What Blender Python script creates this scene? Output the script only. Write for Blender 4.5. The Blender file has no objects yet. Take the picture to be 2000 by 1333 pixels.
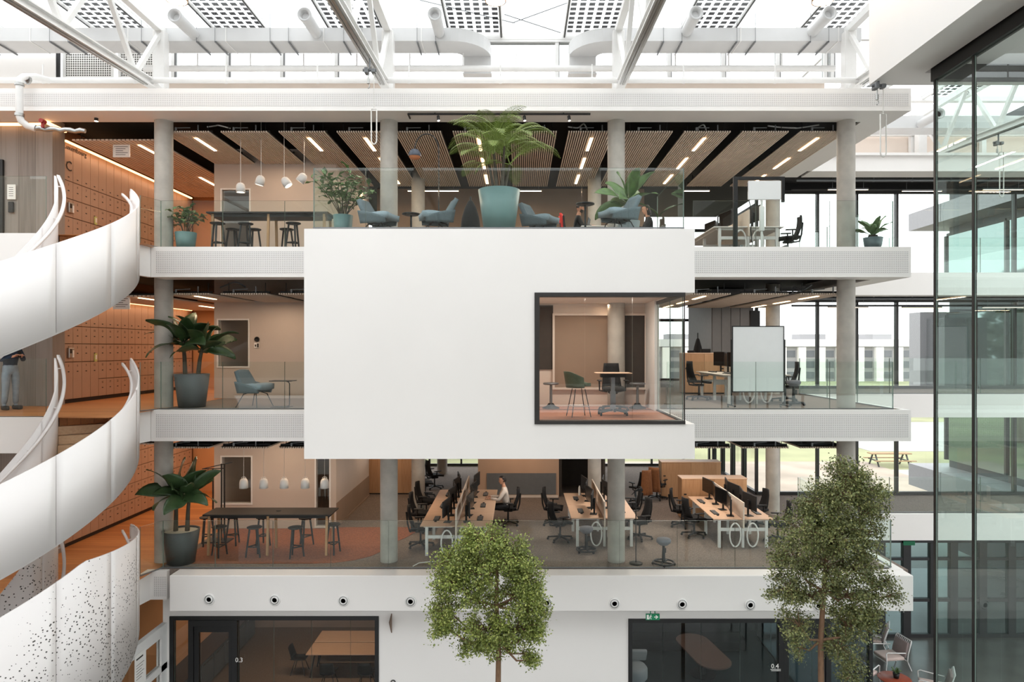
import bpy, bmesh, math, random
from mathutils import Vector, Matrix
from math import sin, cos, pi, radians as RAD, atan2, sqrt
random.seed(11)
SC = bpy.context.scene
COL = SC.collection
# ---------------------------------------------------------------- camera, world, lights, exposure
EYE, FOC, VX, VY = 10.0, 1333.0, 1014.0, 680.0        # eye height (m), focal length in px, vanishing point in the 2000x1333 frame
def PX(px, Y): return (px - VX) * Y / FOC              # world x of a photo column at depth Y
def PZ(py, Y): return EYE + (VY - py) * Y / FOC        # world z of a photo row at depth Y
cd = bpy.data.cameras.new('camera'); cam = bpy.data.objects.new('camera', cd); COL.objects.link(cam)
cam.location = (0, 0, EYE); cam.rotation_euler = (pi / 2, 0, 0)
cd.sensor_fit = 'HORIZONTAL'; cd.sensor_width = 36; cd.lens = 36 * FOC / 2000
cd.shift_x = -(VX - 1000) / 2000; cd.shift_y = (VY - 666.5) / 2000
cd.clip_start = .05; cd.clip_end = 2000
SC.camera = cam
W = bpy.data.worlds.new('overcast_sky'); SC.world = W; W.use_nodes = True
bg = W.node_tree.nodes['Background']; bg.inputs[0].default_value = (.97, .985, 1, 1); bg.inputs[1].default_value = 3.2
SC.view_settings.view_transform = 'Standard'; SC.view_settings.look = 'None'
SC.view_settings.exposure = 0.0; SC.view_settings.gamma = 1.0
SC.view_settings.use_curve_mapping = False
try:
    SC.cycles.transparent_max_bounces = 40; SC.cycles.max_bounces = 9; SC.cycles.diffuse_bounces = 5
    SC.cycles.glossy_bounces = 4; SC.cycles.sample_clamp_indirect = 6.0; SC.cycles.caustics_reflective = False
except Exception: pass
WARM, NEUT = (1.0, .72, .49), (1.0, .89, .78)
def area(name, loc, sx, sy, power, col=WARM, rot=(0, 0, 0)):
    l = bpy.data.lights.new(name, 'AREA'); l.shape = 'RECTANGLE'; l.size = sx; l.size_y = sy; l.energy = power; l.color = col
    o = bpy.data.objects.new(name, l); o.location = loc; o.rotation_euler = rot; COL.objects.link(o); return o

# ---------------------------------------------------------------- materials
def lin(c):
    c /= 255.0
    return c / 12.92 if c <= .04045 else ((c + .055) / 1.055) ** 2.4
def L3(rgb): return (lin(rgb[0]), lin(rgb[1]), lin(rgb[2]), 1)
def nodes(name):
    m = bpy.data.materials.new(name); m.use_nodes = True
    nt = m.node_tree; return m, nt, nt.nodes, nt.links, nt.nodes['Principled BSDF']
def mat(name, rgb, rough=.6, metal=0, var=.05, scale=6, bump=0, bscale=60, stretch=None, spec=None):
    m, nt, N, K, b = nodes(name)
    b.inputs['Roughness'].default_value = rough; b.inputs['Metallic'].default_value = metal
    if spec is not None: b.inputs['Specular IOR Level'].default_value = spec
    tc = N.new('ShaderNodeTexCoord'); src = tc.outputs['Object']
    if stretch:
        mp = N.new('ShaderNodeMapping'); mp.inputs['Scale'].default_value = stretch; K.new(src, mp.inputs[0]); src = mp.outputs[0]
    nz = N.new('ShaderNodeTexNoise'); nz.inputs['Scale'].default_value = scale; nz.inputs['Detail'].default_value = 4; K.new(src, nz.inputs['Vector'])
    r = N.new('ShaderNodeValToRGB'); c = L3(rgb)
    r.color_ramp.elements[0].position = .3; r.color_ramp.elements[1].position = .7
    r.color_ramp.elements[0].color = tuple(v * (1 - var) for v in c[:3]) + (1,); r.color_ramp.elements[1].color = tuple(min(1, v * (1 + var)) for v in c[:3]) + (1,)
    K.new(nz.outputs['Fac'], r.inputs[0]); K.new(r.outputs[0], b.inputs['Base Color'])
    if bump:
        n2 = N.new('ShaderNodeTexNoise'); n2.inputs['Scale'].default_value = bscale; K.new(src, n2.inputs['Vector'])
        bp = N.new('ShaderNodeBump'); bp.inputs['Strength'].default_value = bump; bp.inputs['Distance'].default_value = .01
        K.new(n2.outputs['Fac'], bp.inputs['Height']); K.new(bp.outputs[0], b.inputs['Normal'])
    return m
def emit(name, rgb, s):
    m, nt, N, K, b = nodes(name)
    b.inputs['Base Color'].default_value = L3(rgb); b.inputs['Emission Color'].default_value = L3(rgb); b.inputs['Emission Strength'].default_value = s
    return m
def glass(name, tint, ior=1.45, extra=0.0, rough=0.0):
    # thin architectural glass: a tinted clear sheet that reflects by Fresnel on the face the ray enters
    m = bpy.data.materials.new(name); m.use_nodes = True; nt = m.node_tree; N = nt.nodes; K = nt.links; N.clear()
    o = N.new('ShaderNodeOutputMaterial'); mx = N.new('ShaderNodeMixShader'); t = N.new('ShaderNodeBsdfTransparent'); g = N.new('ShaderNodeBsdfGlossy')
    fr = N.new('ShaderNodeFresnel'); fr.inputs[0].default_value = ior; ge = N.new('ShaderNodeNewGeometry')
    s = N.new('ShaderNodeMath'); s.operation = 'SUBTRACT'; s.inputs[0].default_value = 1; K.new(ge.outputs['Backfacing'], s.inputs[1])
    a = N.new('ShaderNodeMath'); a.operation = 'ADD'; a.inputs[1].default_value = extra; K.new(fr.outputs[0], a.inputs[0])
    p = N.new('ShaderNodeMath'); p.operation = 'MULTIPLY'; p.use_clamp = True; K.new(a.outputs[0], p.inputs[0]); K.new(s.outputs[0], p.inputs[1])
    t.inputs[0].default_value = tuple(tint) + (1,); g.inputs['Roughness'].default_value = rough; g.inputs[0].default_value = (.95, 1, .98, 1)
    K.new(p.outputs[0], mx.inputs[0]); K.new(t.outputs[0], mx.inputs[1]); K.new(g.outputs[0], mx.inputs[2]); K.new(mx.outputs[0], o.inputs[0])
    return m
def dots(name, rgb, hole, period, rad, axes=(0, 2), rough=.5):
    # regular round perforations in a sheet
    m, nt, N, K, b = nodes(name); b.inputs['Roughness'].default_value = rough
    tc = N.new('ShaderNodeTexCoord'); sp = N.new('ShaderNodeSeparateXYZ'); K.new(tc.outputs['Object'], sp.inputs[0])
    sq = []
    for ax in axes:
        a = N.new('ShaderNodeMath'); a.operation = 'PINGPONG'; a.inputs[1].default_value = period / 2; K.new(sp.outputs[ax], a.inputs[0])
        p = N.new('ShaderNodeMath'); p.operation = 'POWER'; p.inputs[1].default_value = 2; K.new(a.outputs[0], p.inputs[0]); sq.append(p)
    ad = N.new('ShaderNodeMath'); ad.operation = 'ADD'; K.new(sq[0].outputs[0], ad.inputs[0]); K.new(sq[1].outputs[0], ad.inputs[1])
    lt = N.new('ShaderNodeMath'); lt.operation = 'LESS_THAN'; lt.inputs[1].default_value = rad * rad; K.new(ad.outputs[0], lt.inputs[0])
    mx = N.new('ShaderNodeMix'); mx.data_type = 'RGBA'; K.new(lt.outputs[0], mx.inputs[0]); mx.inputs[6].default_value = L3(rgb); mx.inputs[7].default_value = L3(hole)
    K.new(mx.outputs[2], b.inputs['Base Color']); return m
def perforated(name, rgb, hole):
    # scattered round holes of many sizes, dense in the middle of the parapet and thinning out towards its lower edge
    m, nt, N, K, b = nodes(name); b.inputs['Roughness'].default_value = .4
    tc = N.new('ShaderNodeTexCoord'); v = N.new('ShaderNodeTexVoronoi'); v.inputs['Scale'].default_value = 17; K.new(tc.outputs['Object'], v.inputs['Vector'])
    nz = N.new('ShaderNodeTexNoise'); nz.inputs['Scale'].default_value = .9; K.new(tc.outputs['Object'], nz.inputs['Vector'])
    th = N.new('ShaderNodeMapRange'); th.inputs[1].default_value = .3; th.inputs[2].default_value = .55; th.inputs[3].default_value = .02; th.inputs[4].default_value = .26
    K.new(nz.outputs['Fac'], th.inputs[0])
    lt = N.new('ShaderNodeMath'); lt.operation = 'LESS_THAN'; K.new(v.outputs['Distance'], lt.inputs[0]); K.new(th.outputs[0], lt.inputs[1])
    mx = N.new('ShaderNodeMix'); mx.data_type = 'RGBA'; K.new(lt.outputs[0], mx.inputs[0]); mx.inputs[6].default_value = L3(rgb); mx.inputs[7].default_value = L3(hole)
    K.new(mx.outputs[2], b.inputs['Base Color']); return m
def boards(name, rgb, dark, width, axis=0, rough=.5, grain=(30, 30, 1.5), joint=.03):
    # boards of one width with a fine grain
    m, nt, N, K, b = nodes(name); b.inputs['Roughness'].default_value = rough
    tc = N.new('ShaderNodeTexCoord'); sp = N.new('ShaderNodeSeparateXYZ'); K.new(tc.outputs['Object'], sp.inputs[0])
    d = N.new('ShaderNodeMath'); d.operation = 'DIVIDE'; d.inputs[1].default_value = width; K.new(sp.outputs[axis], d.inputs[0])
    fr = N.new('ShaderNodeMath'); fr.operation = 'FRACT'; K.new(d.outputs[0], fr.inputs[0])
    fl = N.new('ShaderNodeMath'); fl.operation = 'FLOOR'; K.new(d.outputs[0], fl.inputs[0])
    wn = N.new('ShaderNodeTexWhiteNoise'); wn.noise_dimensions = '1D'; K.new(fl.outputs[0], wn.inputs['W'])
    mp = N.new('ShaderNodeMapping'); mp.inputs['Scale'].default_value = grain; K.new(tc.outputs['Object'], mp.inputs[0])
    nz = N.new('ShaderNodeTexNoise'); nz.inputs['Scale'].default_value = 1.0; nz.inputs['Detail'].default_value = 5; K.new(mp.outputs[0], nz.inputs['Vector'])
    ad = N.new('ShaderNodeMath'); ad.operation = 'MULTIPLY_ADD'; ad.inputs[1].default_value = .5; K.new(wn.outputs['Value'], ad.inputs[0]); K.new(nz.outputs['Fac'], ad.inputs[2])
    r = N.new('ShaderNodeValToRGB'); r.color_ramp.elements[0].position = .35; r.color_ramp.elements[1].position = 1.0
    r.color_ramp.elements[0].color = L3(dark); r.color_ramp.elements[1].color = L3(rgb); K.new(ad.outputs[0], r.inputs[0])
    lt = N.new('ShaderNodeMath'); lt.operation = 'LESS_THAN'; lt.inputs[1].default_value = joint; K.new(fr.outputs[0], lt.inputs[0])
    mx = N.new('ShaderNodeMix'); mx.data_type = 'RGBA'; K.new(lt.outputs[0], mx.inputs[0]); K.new(r.outputs[0], mx.inputs[6])
    mx.inputs[7].default_value = tuple(v * .45 for v in L3(dark)[:3]) + (1,)
    K.new(mx.outputs[2], b.inputs['Base Color']); return m

WHITE = mat('white_paint', (236, 233, 230), .45, var=.015, scale=.6)
WHITE2 = mat('white_steel_paint', (226, 225, 223), .4, var=.02)
DUCTM = mat('duct_white_paint', (206, 206, 206), .45, var=.03, scale=2)
ROOMW = mat('room_plaster', (196, 184, 174), .75, var=.03, scale=1.5)
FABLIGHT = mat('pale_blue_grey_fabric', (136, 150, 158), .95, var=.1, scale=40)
WARMW = mat('warm_white_plaster', (222, 208, 196), .7, var=.03, scale=1.5)
PERF = dots('perforated_sheet', (228, 225, 223), (120, 118, 116), .042, .0085)
PERFX = dots('perforated_sheet_side', (228, 225, 223), (120, 118, 116), .042, .0085, axes=(1, 2))
STAIRW = mat('stair_white_steel', (234, 230, 228), .38, var=.012, scale=.7)
STAIRP = perforated('stair_perforated_steel', (230, 226, 224), (70, 68, 64))
CONC = mat('column_concrete', (170, 165, 157), .75, var=.16, scale=2.6, bump=.25, bscale=9)
BLACKC = mat('black_ceiling', (16, 15, 15), .9, var=.3)
CARPET = mat('grey_brown_carpet', (124, 111, 102), .95, var=.34, scale=34, bump=.4, bscale=220)
RUST = mat('rust_carpet', (146, 88, 60), .95, var=.28, scale=24, bump=.4, bscale=220)
WOODF = boards('wood_floor', (205, 140, 84), (170, 106, 60), .19, axis=1, rough=.42, grain=(1.5, 30, 30))
POLISH = mat('polished_concrete_floor', (92, 90, 86), .22, var=.14, scale=1.1, bump=.05, bscale=3)
LOCKM = mat('locker_laminate', (180, 148, 126), .5, var=.03, scale=3)
LOCKF = mat('locker_shadow_gap', (96, 66, 46), .8)
OAK = boards('oak_veneer', (188, 148, 110), (160, 118, 82), .42, axis=0, rough=.5, grain=(42, 42, 2.2), joint=.008)
OAKTOP = mat('oak_table_top', (212, 178, 150), .45, var=.06, scale=5, stretch=(1, 12, 1))
OAKLEG = mat('oak_leg', (178, 136, 94), .5, var=.1, scale=4, stretch=(8, 8, 1))
TREAD = boards('stair_tread_wood', (206, 176, 142), (184, 150, 116), 5.0, axis=0, rough=.5, grain=(4, 30, 30), joint=0)
GREYWALL = boards('board_marked_wall', (150, 142, 135), (118, 110, 103), .42, axis=0, rough=.75, grain=(26, 26, .8), joint=.012)
SLAT = mat('felt_slat', (228, 213, 198), .8, var=.06, scale=5)
BLACK = mat('black_plastic', (15, 15, 16), .55, var=.1)
BLACKM = mat('black_powder_coat', (14, 14, 15), .45, var=.1)
FRAME = mat('dark_bronze_frame', (34, 31, 29), .45, var=.08)
FABBLK = mat('black_mesh_fabric', (22, 21, 22), .9, var=.2, scale=40)
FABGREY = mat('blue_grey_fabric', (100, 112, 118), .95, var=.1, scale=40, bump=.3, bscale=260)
FABGREEN = mat('olive_green_fabric', (84, 92, 72), .9, var=.1, scale=40)
FABSTOOL = mat('grey_felt', (120, 120, 128), .95, var=.1, scale=40)
TEAL = mat('teal_glazed_pot', (98, 128, 128), .42, var=.05, scale=3)
DKPOT = mat('dark_grey_pot', (84, 88, 90), .55, var=.06, scale=3)
SOIL = mat('pale_gravel', (196, 188, 172), .95, var=.2, scale=60)
SOILD = mat('potting_soil', (62, 48, 38), .95, var=.25, scale=60)
LEAFB = mat('banana_leaf_green', (52, 74, 42), .42, var=.3, scale=5)
LEAFP = mat('palm_leaf_green', (128, 146, 72), .5, var=.25, scale=5)
LEAFF = mat('fig_leaf_green', (92, 118, 68), .45, var=.3, scale=8)
STEMB = mat('banana_stem', (64, 56, 40), .7, var=.25, scale=9)
BARK = mat('tree_bark', (122, 94, 72), .85, var=.2, scale=9, stretch=(3, 3, 1))
CHROME = mat('brushed_steel', (176, 176, 174), .3, metal=1, var=.04)
GREYM = mat('grey_metal', (120, 122, 124), .45, metal=.4)
PENDM = mat('pendant_white', (226, 222, 217), .5, var=.02)
LED = emit('warm_led', (255, 222, 178), 5.5)
LEDO = emit('orange_led', (255, 190, 130), 4.0)
LAMPD = emit('lamp_disc', (255, 246, 232), 3.5)
GL = glass('balustrade_glass', (.955, .985, .97), 1.45, .004)
GLW = glass('window_glass', (.97, .985, .98), 1.45)
GLG = glass('green_tinted_glass', (.925, .965, .95), 1.5, .02)
GLR = glass('roof_glass', (.93, .94, .94), 1.3)
GLD = glass('dark_tinted_glass', (.66, .7, .72), 1.5, .03)
GLB = glass('room_glass', (.93, .935, .93), 1.45, .01)
GLE = mat('glass_edge', (116, 132, 124), .25, var=.05)
PVC = glass('solar_cell_film', (.2, .195, .195), 1.3)
DARKCORE = mat('dark_core_wall', (62, 54, 48), .7, var=.08)
BROWNW = mat('taupe_wall', (150, 128, 110), .8, var=.05, scale=1.5)
ORANGEW = mat('orange_lit_wall', (210, 156, 110), .8, var=.04, scale=1.5)
BEIGEW = mat('beige_wall', (196, 164, 140), .8, var=.04, scale=1.5)
PAPER = mat('paper', (238, 236, 232), .8, var=.01)
INK = mat('ink', (52, 48, 46), .8)
SCREEN = mat('screen_glass', (14, 15, 17), .18, var=.1)
WBOARD = mat('whiteboard_enamel', (232, 234, 234), .25, var=.01)
# ---------------------------------------------------------------- mesh helpers
class MB:
    def __init__(s): s.v = []; s.f = []; s.mi = []; s.sm = []; s.M = Matrix()
    def add(s, vs, fs, mi=0, sm=False):
        n = len(s.v); s.v += [s.M @ Vector(p) for p in vs]
        for f in fs: s.f.append([n + i for i in f]); s.mi.append(mi); s.sm.append(sm)
        return s
    def box(s, x0, x1, y0, y1, z0, z1, mi=0, side=None):
        x0, x1 = sorted((x0, x1)); y0, y1 = sorted((y0, y1)); z0, z1 = sorted((z0, z1))
        n = len(s.f)
        s.add([(x0, y0, z0), (x1, y0, z0), (x1, y1, z0), (x0, y1, z0), (x0, y0, z1), (x1, y0, z1), (x1, y1, z1), (x0, y1, z1)],
              [(3, 2, 1, 0), (4, 5, 6, 7), (0, 1, 5, 4), (1, 2, 6, 5), (2, 3, 7, 6), (3, 0, 4, 7)], mi)
        if side is not None:      # thin faces get the edge material
            d = (x1 - x0, y1 - y0, z1 - z0); k = d.index(min(d))
            for i, ax in enumerate((2, 2, 1, 0, 1, 0)):
                if ax != k: s.mi[n + i] = side
        return s
    def bbox(s, x0, x1, y0, y1, z0, z1, b=.01, mi=0, seg=1):
        bm = bmesh.new(); bmesh.ops.create_cube(bm, size=1)
        for v in bm.verts: v.co = Vector(((x0 + x1) / 2 + v.co.x * abs(x1 - x0), (y0 + y1) / 2 + v.co.y * abs(y1 - y0), (z0 + z1) / 2 + v.co.z * abs(z1 - z0)))
        bmesh.ops.bevel(bm, geom=bm.edges[:], offset=b, segments=seg, affect='EDGES', profile=.5)
        bm.verts.index_update(); s.add([v.co for v in bm.verts], [[v.index for v in f.verts] for f in bm.faces], mi, seg > 1); bm.free(); return s
    def beam(s, p, q, w, h, mi=0, up=(0, 0, 1)):
        p, q = Vector(p), Vector(q); d = (q - p).normalized(); u = Vector(up)
        if abs(d.dot(u)) > .98: u = Vector((0, 1, 0))
        r = d.cross(u).normalized() * (w / 2); t = r.cross(d).normalized() * (h / 2)
        vs = [p - r - t, p + r - t, p + r + t, p - r + t, q - r - t, q + r - t, q + r + t, q - r + t]
        return s.add(vs, [(0, 1, 2, 3), (7, 6, 5, 4), (1, 0, 4, 5), (2, 1, 5, 6), (3, 2, 6, 7), (0, 3, 7, 4)], mi)
    def tube(s, pts, r, n=8, mi=0, cap=True):
        pts = [Vector(p) for p in pts]; k = len(pts); rr = r if isinstance(r, (list, tuple)) else [r] * k
        vs = []; ref = None
        for i, p in enumerate(pts):
            d = (pts[min(i + 1, k - 1)] - pts[max(i - 1, 0)]).normalized()
            if ref is None: ref = Vector((0, 0, 1)) if abs(d.z) < .9 else Vector((1, 0, 0))
            a = d.cross(ref).normalized(); b = a.cross(d).normalized(); ref = b
            vs += [p + (a * cos(2 * pi * j / n) + b * sin(2 * pi * j / n)) * rr[i] for j in range(n)]
        fs = [(i * n + j, (i + 1) * n + j, (i + 1) * n + (j + 1) % n, i * n + (j + 1) % n) for i in range(k - 1) for j in range(n)]
        s.add(vs, fs, mi, True)
        if cap: s.add(vs[:n], [list(range(n))], mi); s.add(vs[-n:], [list(range(n))[::-1]], mi)
        return s
    def cyl(s, p, q, r0, r1=None, n=16, mi=0, cap=True): return s.tube([p, q], [r0, r0 if r1 is None else r1], n, mi, cap)
    def lathe(s, prof, n=24, c=(0, 0, 0), mi=0, cap=True):
        vs = [(c[0] + r * cos(2 * pi * j / n), c[1] + r * sin(2 * pi * j / n), c[2] + z) for r, z in prof for j in range(n)]
        fs = [(i * n + j, i * n + (j + 1) % n, (i + 1) * n + (j + 1) % n, (i + 1) * n + j) for i in range(len(prof) - 1) for j in range(n)]
        s.add(vs, fs, mi, True)
        if cap and prof[0][0] > 0: s.add(vs[:n], [list(range(n))[::-1]], mi)
        if cap and prof[-1][0] > 0: s.add(vs[-n:], [list(range(n))], mi)
        return s
    def prism(s, poly, z0, z1, mi=0):
        a = sum(poly[i][0] * poly[(i + 1) % len(poly)][1] - poly[(i + 1) % len(poly)][0] * poly[i][1] for i in range(len(poly)))
        if a < 0: poly = poly[::-1]
        n = len(poly); vs = [(x, y, z0) for x, y in poly] + [(x, y, z1) for x, y in poly]
        return s.add(vs, [list(range(n))[::-1], list(range(n, 2 * n))] + [(i, (i + 1) % n, n + (i + 1) % n, n + i) for i in range(n)], mi)
    def ring(s, path, mi=0, closed=False, sm=True):
        # path: list of rings (each a list of points in order around) swept into a closed-section strip
        n = len(path[0]); k = len(path); vs = [p for ringp in path for p in ringp]
        fs = [(i * n + j, i * n + (j + 1) % n, (i + 1) * n + (j + 1) % n, (i + 1) * n + j) for i in range(k - 1) for j in range(n)]
        fs += [list(range(n))[::-1], [(k - 1) * n + j for j in range(n)]]
        return s.add(vs, fs, mi, sm)
    def sheet(s, grid, th=.0, mi=0):
        # grid of points -> a shell, doubled with thickness th along the normals
        h, w = len(grid), len(grid[0]); G = [[Vector(p) for p in row] for row in grid]
        vs = [p for row in G for p in row]; fs = [(i * w + j, i * w + j + 1, (i + 1) * w + j + 1, (i + 1) * w + j) for i in range(h - 1) for j in range(w - 1)]
        if th:
            bk = []
            for i in range(h):
                for j in range(w):
                    du = G[i][min(j + 1, w - 1)] - G[i][max(j - 1, 0)]; dv = G[min(i + 1, h - 1)][j] - G[max(i - 1, 0)][j]
                    nn = du.cross(dv); nn = nn.normalized() if nn.length > 1e-9 else Vector((0, 0, 1)); bk.append(G[i][j] - nn * th)
            o = len(vs); vs = vs + bk; fs = fs + [tuple(o + q for q in f[::-1]) for f in fs]
            bd = [i for i in range(w)] + [i * w + w - 1 for i in range(1, h)] + [(h - 1) * w + j for j in range(w - 2, -1, -1)] + [i * w for i in range(h - 2, 0, -1)]
            fs += [(bd[i], o + bd[i], o + bd[(i + 1) % len(bd)], bd[(i + 1) % len(bd)]) for i in range(len(bd))]
        return s.add(vs, fs, mi, True)
    def mesh(s, name, mats):
        me = bpy.data.meshes.new(name); me.from_pydata([tuple(v) for v in s.v], [], s.f)
        for m in (mats if isinstance(mats, (list, tuple)) else [mats]): me.materials.append(m)
        me.polygons.foreach_set('material_index', s.mi); me.polygons.foreach_set('use_smooth', s.sm); me.update(); return me
def link(name, me, parent=None):
    o = bpy.data.objects.new(name, me); COL.objects.link(o)
    if parent: o.parent = parent
    return o
def obj(name, mb, mats, parent=None): return link(name, mb.mesh(name, mats), parent)
LABELS = {}
def tag(o, label, cat, group=None):
    o['label'] = label; o['category'] = cat
    if group: o['group'] = group
    LABELS.setdefault(label, []).append(o.name); return o
def thing(name, label, cat, loc=(0, 0, 0), rz=0, group=None):
    o = bpy.data.objects.new(name, None); COL.objects.link(o); o.empty_display_size = .1
    o.location = loc; o.rotation_euler = (0, 0, rz); return tag(o, label, cat, group)
def struct(name, mb, mats, parent=None, label=None):
    o = obj(name, mb, mats, parent)
    if parent is None: o['kind'] = 'structure'
    if label: o['label'] = label
    return o
def kids(o): return KIDS.get(o.name) if o.name in KIDS else list(o.children)
KIDS = {}
def dup(root, loc, rz, label, group=None):
    if root.name not in KIDS: KIDS[root.name] = [(c, list(c.children)) for c in root.children]
    r = root.copy(); COL.objects.link(r); r.location = loc; r.rotation_euler = (0, 0, rz); tag(r, label, root['category'], group or root.get('group'))
    for c, gs in KIDS[root.name]:
        d = c.copy(); COL.objects.link(d); d.parent = r
        for g in gs: e = g.copy(); COL.objects.link(e); e.parent = d
    return r
def spawn(maker, n0=None):
    # first call builds the thing, later calls copy it
    st = {'o': None}
    def f(loc, rz, label, group=None):
        if st['o'] is None: st['o'] = maker(loc, rz, label, group); return st['o']
        return dup(st['o'], loc, rz, label, group)
    return f
def text_mesh(name, body, size, depth=.002, font_res=2):
    cu = bpy.data.curves.new(name, 'FONT'); cu.body = body; cu.size = size; cu.extrude = depth; cu.resolution_u = font_res; cu.align_x = 'CENTER'; cu.align_y = 'CENTER'
    o = bpy.data.objects.new(name, cu); COL.objects.link(o); dg = bpy.context.evaluated_depsgraph_get()
    me = bpy.data.meshes.new_from_object(o.evaluated_get(dg)); bpy.data.objects.remove(o); bpy.data.curves.remove(cu); return me
def text(name, body, size, mtl, loc, rot, parent=None, depth=.002):
    me = text_mesh(name, body, size, depth); me.materials.clear(); me.materials.append(mtl)
    o = link(name, me, parent); o.location = loc; o.rotation_euler = rot; return o
def skinned(name, joints, edges, mtl, parent=None, root=None, sub=1, mats=None):
    # one continuous surface grown round a skeleton: joints = {key: (x, y, z, radius)}
    ks = list(joints); ix = {k: i for i, k in enumerate(ks)}
    me = bpy.data.meshes.new(name); me.from_pydata([joints[k][:3] for k in ks], [(ix[a], ix[b]) for a, b in edges], [])
    o = bpy.data.objects.new(name, me); COL.objects.link(o); md = o.modifiers.new('skin', 'SKIN'); md.use_smooth_shade = True
    for i, k in enumerate(ks):
        r = joints[k][3]; r = r if isinstance(r, tuple) else (r, r); sv = me.skin_vertices[0].data[i]; sv.radius = r; sv.use_root = (k == (root or ks[0]))
    if sub: sb = o.modifiers.new('sub', 'SUBSURF'); sb.levels = sub; sb.render_levels = sub
    dg = bpy.context.evaluated_depsgraph_get(); m2 = bpy.data.meshes.new_from_object(o.evaluated_get(dg)); bpy.data.objects.remove(o); bpy.data.meshes.remove(me)
    m2.materials.clear(); m2.materials.append(mtl); m2.polygons.foreach_set('use_smooth', [True] * len(m2.polygons))
    return link(name, m2, parent)
ORD = ['first', 'second', 'third', 'fourth', 'fifth', 'sixth', 'seventh', 'eighth', 'ninth', 'tenth', 'eleventh', 'twelfth', 'thirteenth', 'fourteenth', 'fifteenth', 'sixteenth']

# ---------------------------------------------------------------- levels of the building (metres above the atrium floor)
ZA, ZB, ZC = 4.92, 8.58, 12.29
YF, YB, YS, YW = 15.5, 20.8, 29.3, 23.6          # gallery edge, edge of the right-hand arm, far window wall, right-hand window wall
XE, XL = 8.9, -22.0                              # right end of the galleries, far left
LEV = {'lower': ZA, 'middle': ZB, 'top': ZC}
BOT = {ZA: 4.13, ZB: 7.88, ZC: 11.61}
SLATZ = {ZA: 7.59, ZB: 11.28, ZC: 15.17}          # underside of the slatted ceilings
# ================================================================ setting: floors, fascias, ceilings, walls
mb = MB(); mb.box(-22, 30, -3, 31, -.3, 0); struct('floor', mb, POLISH)
def slab(z, top_mats, cut):
    zb = BOT[z]
    m = MB()
    # structural deck: gallery, right-hand arm, deep plan behind; an opening is left for the staircase at the left front
    m.box(-8.3, XE, YF + .12, YB, z - .3, z); m.box(XL, -8.3, YF + .12, YB, z - .3, z); m.box(XL, 8.2, YB, YS, z - .3, z); m.box(8.2, 30, YB + .12, YW + .1, z - .3, z)
    m.prism([(-8.5, 15.62), (-8.55, 15.08), (-9.4, 14.0), (-9.5, 13.84), (XL, 13.84), (XL, 15.62)], z - .3, z)
    struct('floor', m, CARPET)
    w = MB(); w.box(XL, -8.3, 13.82, YS - .2, z, z + .006); w.prism([(-8.3, 15.6), (-8.42, 15.0), (-9.36, 13.98), (-9.5, 13.85), (-9.5, 15.6)], z + .001, z + .007); w.prism([(-8.5, 15.03), (-8.53, 15.06), (-9.43, 13.99), (-9.4, 13.96)], z - .295, z + .006)
    struct('floor', w, WOODF)
for z in (ZA, ZB, ZC): slab(z, None, None)
m = MB(); m.box(XL, XE - .1, YF + .75, YS, 15.62, 15.9); m.box(XE - .1, 30, YB + .7, YW + .1, 15.62, 15.9); struct('ceiling', m, BLACKC)
for z in (ZA, ZB, ZC):   # painted-out soffits above the slatted ceilings
    zt = {ZA: ZB, ZB: ZC, ZC: 15.92}[z] - .31
    if z != ZC:
        m = MB(); m.box(XL, XE - .12, YF + .6, YS, zt - .02, zt); m.box(XE - .12, 30, YB + .6, YW, zt - .02, zt); struct('ceiling', m, BLACKC)
nt = 0
def trim(mb, mats, **k):
    global nt; nt += 1; return struct(f'trim_{nt}', mb, mats, **k)
def fascia(z0, z1, thick=.6):
    # white edge band with an inset perforated strip: along the gallery, round its right end, and along the right-hand arm
    m = MB(); m.box(-8.36, XE, YF, YF + .12, z0, z1); m.box(-8.36, XE - .12, YF + .12, YF + thick, z0, z0 + .05)
    m.box(XE - .12, XE, YF + .12, YB + .12, z0, z1); m.box(XE, 30, YB, YB + .12, z0, z1); m.box(XE - thick, 30, YB + .12, YB + thick, z0, z0 + .05)
    m.box(XE - thick, XE - .12, YF + thick, YB + .12, z0, z0 + .05)
    t = trim(m, WHITE); p = MB(); p.box(-8.25, XE - .06, YF - .006, YF + .02, z0 + .09, z1 - .1); obj('perforated_strip', p, PERF, t); return t
for z in (ZB, ZC): fascia(BOT[z], z + .01)
m = MB(); m.box(XL, XE, YF, YF + .12, 15.39, 15.9); m.box(XE - .12, XE, YF + .12, YB, 15.39, 15.9); m.box(XE, 30, YB, YB + .12, 15.39, 15.9)
m.box(XL, XE - .12, YF + .12, YF + .78, 15.39, 15.44); m.box(XE - .75, XE - .12, YF + .78, YB + .75, 15.39, 15.44); m.box(XE, 30, YB + .12, YB + .75, 15.39, 15.44); m.box(XL, XE, YF + .12, 18.4, 15.85, 15.93)
m.box(XE - .9, 30, YB - .1, 24.4, 15.85, 15.93)
t = trim(m, WHITE); p = MB(); p.box(XL, XE - .05, YF - .006, YF + .02, 15.5, 15.79); obj('perforated_strip', p, PERF, t)
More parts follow.
